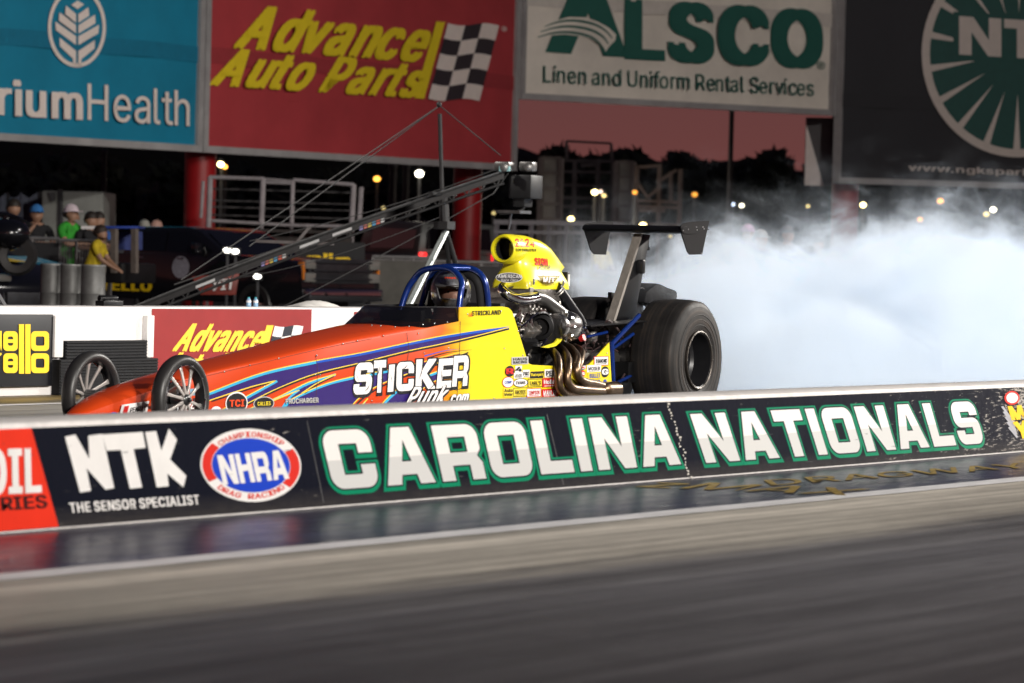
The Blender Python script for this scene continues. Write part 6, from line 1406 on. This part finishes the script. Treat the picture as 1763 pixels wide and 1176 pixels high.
for x, y, z, r, c, e, lb in ((380, 283, 104, .09, YW_, 14, 'bright yellow white lamp just right of the left red column'), (387, 287, 108, .08, OR_, 5, 'amber lamp overlapping the bright lamp by the left red column'), (649, 308, 110, .10, OR_, 4, 'orange lamp under the red billboard left of the mast'), (722, 299, 106, .12, WH_, 9, 'white lamp under the red billboard next to the mast'), (660, 358, 108, .06, YW_, .8, 'small dim yellow lamp behind the crane boom'), (1024, 331, 96, .085, YW_, 9, 'yellow lamp on the scaffold between the towers'), (1034, 330, 97, .06, (1, .75, .6), 2, 'pinkish lamp close to the scaffold lamp'), (1040, 337, 96, .06, YW_, 1.6, 'dim lamp right below the pinkish lamp'), (983, 377, 96, .085, YW_, 7, 'yellow lamp in front of the left pale tower'), (1107, 388, 96, .09, YW_, 9, 'yellow lamp just above the wing plane'), (1093, 331, 96, .07, OR_, 1.4, 'orange lamp beside the rusty truss'), (1196, 335, 110, .09, OR_, 1.6, 'orange lamp alone in the dark right of the truss'), (850, 367, 105, .06, YW_, .7, 'small dim lamp right of the middle red column'),
                           (1262, 352, 112, .06, (.7, .8, 1), 2.5, 'bluish lamp over the left end of the smoke'), (1277, 354, 110, 0.075, WH_, 4, 'white lamp at the left top of the smoke'), (1154, 407, 100, .05, YW_, .9, 'dim lamp under the wing plane'), (1391, 355, 112, .06, YW_, 1.4, 'dim yellow lamp left of the right red column'), (1486, 353, 104, .085, YW_, 9, 'bright yellow lamp right of the right red column'), (1619, 346, 108, .09, OR_, 3, 'orange lamp above the smoke under the black billboard'), (1584, 378, 108, .08, OR_, 2.5, 'lower orange lamp dipping into the smoke'), (1710, 361, 106, .085, WH_, 9, 'bright white lamp near the right edge above the smoke'), (1698, 369, 106, .08, YW_, 2, 'dim lamp left below the bright white lamp')):
    lamp(x, y, z, r, c, e, lb)
# glowing bulbs standing in for bright reflections on the pickup
for x, y, z, lb in ((391, 431, 55, 'left one of two glowing bulbs standing for bright reflections over the pickup door'), (405, 433, 55, 'right one of two glowing bulbs standing for bright reflections over the pickup door'), (443, 476, 54, 'lone bright glowing bulb low on the pickup side')):
    p = atd(x, y, z); t = thing('glint_bulb', lb, 'lamp', p, 'glowing bulbs for reflections on the pickup'); mb = MB(); mb.sph(p, (.055, .055, .035), 12, 8); mb.build('bulb', mat('glint_glow', (1, .95, .85), .3, var=0, emit=6), t); mb = MB(); mb.box(p+AV*.08, (.1, .1, .1)); mb.tube([p+AV*.1, V((p.x, p.y, 0))+AV*.1], .02, 6); mb.build('housing', STD, t)  # bulb, housing and post are added to give a reflection's glow

# ------------------------------------------------------------------ cone and trees
c = onY(1622, 655, 15.3); c.z = 0
t = thing('traffic_cone', 'tall orange cone with white collars standing in the smoke', 'cone', c)
mb = MB(); mb.box(c+V((0, 0, .015)), (.30, .30, .03)); mb.build('base', mat('cone_base', (.02, .02, .02), .7, var=.1), t, bev=.01)
mb = MB(); mb.lathe(c, (0, 0, 1), [(.03, .11), (.55, .028), (.56, .001)], 28); mb.build('cone_body', mat('cone_orange', (.70, .10, .02), .5, var=.05), t)
mb = MB(); mb.lathe(c, (0, 0, 1), [(.26, .0785), (.35, .0645)], 28); mb.lathe(c, (0, 0, 1), [(.40, .0565), (.47, .0460)], 28); mb.build('collar', WT, t)
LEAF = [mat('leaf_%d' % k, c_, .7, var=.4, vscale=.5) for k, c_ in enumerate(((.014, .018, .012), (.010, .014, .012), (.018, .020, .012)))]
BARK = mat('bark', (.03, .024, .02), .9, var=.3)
def tree(label, px, ytop, z, wpx, m_, seed, dens=900):
    rnd = random.Random(seed); p = atd(px, ytop, z); H_t = p.z; b = V((p.x, p.y, 0)); k = z/FPX; Rw = wpx*k*.68
    t = thing('tree', label, 'tree', b, 'dark trees on the horizon')
    mb = MB(); mb.tube(catmull([b, b+V((.1, .1, H_t*.3)), b+V((-.1, .2, H_t*.6)), b+V((0, 0, H_t*.85))], 3), [.32-.022*i for i in range(10)], 8)
    for i in range(7):
        a = rnd.uniform(0, 6.28); z0 = H_t*rnd.uniform(.3, .65); mb.tube([b+V((0, 0, z0)), b+V((math.cos(a)*Rw*.35, math.sin(a)*Rw*.35, z0+H_t*.12)), b+V((math.cos(a)*Rw*.7, math.sin(a)*Rw*.7, z0+H_t*.16))], [.12, .08, .03], 5)
    mb.build('trunk', BARK, t)
    mb = MB(); cl = [(V((rnd.uniform(-1, 1)*Rw*.62, rnd.uniform(-1, 1)*Rw*.62, H_t*rnd.uniform(.30, .80))), Rw*rnd.uniform(.28, .46)) for _ in range(16)]+[(V((rnd.uniform(-.2, .2)*Rw, 0, H_t*.86)), min(Rw*.5, H_t*.135))]
    for i in range(dens):
        c, r = cl[rnd.randrange(len(cl))]; d = V((rnd.gauss(0, 1), rnd.gauss(0, 1), rnd.gauss(0, 1))).normalized()*r*rnd.uniform(.55, 1.0); d.z *= .75
        q = b+c+d; q.z = min(q.z, H_t); s_ = rnd.uniform(.22, .46); u = V((rnd.gauss(0, 1), rnd.gauss(0, 1), rnd.gauss(0, 1))).normalized(); w_ = u.orthogonal().normalized()
        mb.poly([q-u*s_, q-w_*s_*.6, q+u*s_, q+w_*s_*.6])
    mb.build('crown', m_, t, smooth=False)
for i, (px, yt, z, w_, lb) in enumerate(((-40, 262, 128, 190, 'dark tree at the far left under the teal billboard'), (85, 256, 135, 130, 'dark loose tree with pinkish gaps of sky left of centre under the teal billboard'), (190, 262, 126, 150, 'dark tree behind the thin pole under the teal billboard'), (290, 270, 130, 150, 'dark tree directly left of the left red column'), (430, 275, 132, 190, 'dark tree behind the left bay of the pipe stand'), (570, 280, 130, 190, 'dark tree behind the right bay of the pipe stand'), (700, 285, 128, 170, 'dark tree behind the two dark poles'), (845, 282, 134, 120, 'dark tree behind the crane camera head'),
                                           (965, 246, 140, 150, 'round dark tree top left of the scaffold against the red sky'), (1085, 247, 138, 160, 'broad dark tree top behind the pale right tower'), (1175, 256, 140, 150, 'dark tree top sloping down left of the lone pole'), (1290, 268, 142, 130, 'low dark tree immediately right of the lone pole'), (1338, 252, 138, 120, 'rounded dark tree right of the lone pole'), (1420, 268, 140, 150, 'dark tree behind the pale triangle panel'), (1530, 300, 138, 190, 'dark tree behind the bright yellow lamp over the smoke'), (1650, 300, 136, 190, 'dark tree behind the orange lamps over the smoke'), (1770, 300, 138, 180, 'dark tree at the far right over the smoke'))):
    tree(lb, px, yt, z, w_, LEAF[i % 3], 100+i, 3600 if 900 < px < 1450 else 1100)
# wooded rise closing the view
mb = MB(); rg = []
for i in range(61):
    x = -300+40*i; a = atd(x, 300, 165); hz = 5.5+(.9 if x < 780 else .9*max(0, 1-(x-780)/160))+.12*math.sin(i*.7)+.12*math.sin(i*1.3); rg.append([V((a.x, a.y, -.1)), V((a.x, a.y, hz*.8)), V((a.x, a.y, hz))+AV*4, V((a.x, a.y, -.1))+AV*30])
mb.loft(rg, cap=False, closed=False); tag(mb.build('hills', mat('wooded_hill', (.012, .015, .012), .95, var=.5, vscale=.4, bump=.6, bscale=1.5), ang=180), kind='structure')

# ================================================================== TYRE SMOKE
m = bpy.data.materials.new('tyre_smoke'); m.use_nodes = True; t = m.node_tree; t.nodes.clear(); N = t.nodes.new; L = t.links.new
out = N('ShaderNodeOutputMaterial'); pv = N('ShaderNodeVolumePrincipled'); L(pv.outputs[0], out.inputs['Volume'])
pv.inputs['Color'].default_value = (.83, .91, 1.0, 1); pv.inputs['Anisotropy'].default_value = -.25
tcn = N('ShaderNodeTexCoord'); sp = N('ShaderNodeSeparateXYZ'); L(tcn.outputs['Object'], sp.inputs[0])
def mth(op, a, b=None, c=None):
    n = N('ShaderNodeMath'); n.operation = op
    for i, q in enumerate((a, b, c)):
        if q is None: continue
        if isinstance(q, (int, float)): n.inputs[i].default_value = q
        else: L(q, n.inputs[i])
    return n.outputs[0]
def smooth(v, a, b, o0=0.0, o1=1.0):
    n = N('ShaderNodeMapRange'); n.interpolation_type = 'SMOOTHSTEP'; L(v, n.inputs[0])
    for i, q in ((1, a), (2, b), (3, o0), (4, o1)): n.inputs[i].default_value = q
    return n.outputs[0]
mp = N('ShaderNodeMapping'); mp.inputs['Scale'].default_value = (.75, .75, 1.15); L(tcn.outputs['Object'], mp.inputs[0])
nz = N('ShaderNodeTexNoise'); nz.inputs['Scale'].default_value = 1.65; nz.inputs['Detail'].default_value = 6; nz.inputs['Roughness'].default_value = .58; nz.inputs['Distortion'].default_value = .5; L(mp.outputs[0], nz.inputs['Vector'])
X, Y, Z = sp.outputs[0], sp.outputs[1], sp.outputs[2]; n1 = mth('SUBTRACT', nz.outputs[0], .5)
yo = mth('ADD', mth('MULTIPLY', mth('MAXIMUM', mth('SUBTRACT', Y, 13.2), 0.0), 1.9), mth('MULTIPLY', mth('MAXIMUM', mth('SUBTRACT', 12.62, Y), 0.0), .9))
xs = mth('SUBTRACT', mth('SUBTRACT', X, yo), 24.70)        # metres behind the slanted front of the plume
top = mth('MINIMUM', mth('MULTIPLY_ADD', mth('MAXIMUM', xs, 0.0), .045, 1.06), 1.62)
hz = mth('ADD', mth('DIVIDE', Z, top), mth('MULTIPLY', n1, 3.3))
xs = mth('ADD', xs, mth('MULTIPLY', smooth(Z, .74, .95), .45))
edge = mth('ADD', xs, mth('MULTIPLY', n1, 3.4))
fy_ = mth('MULTIPLY', smooth(Y, 11.8, 12.3), smooth(Y, 16.9, 16.3))
low = smooth(Z, 1.5, .45, .50, 1.0)
core = mth('MULTIPLY', mth('MULTIPLY', mth('MULTIPLY', smooth(hz, .80, .62), smooth(edge, .1, .6)), low), 2.2)        # dense curling billows
veil = mth('MULTIPLY', mth('MULTIPLY', smooth(hz, 1.18, .50), smooth(edge, -.4, .6)), .16)      # thin drifting edge
den = mth('MULTIPLY', mth('ADD', core, veil), fy_)
L(den, pv.inputs['Density'])
mb = MB(); mb.box((39, 14.35, 1.1), (29, 5.3, 2.2))
sm = mb.build('tyre_smoke', m, smooth=False); tag(sm, 'white and bluish tyre smoke billowing behind the rear slicks', 'smoke', kind='stuff')
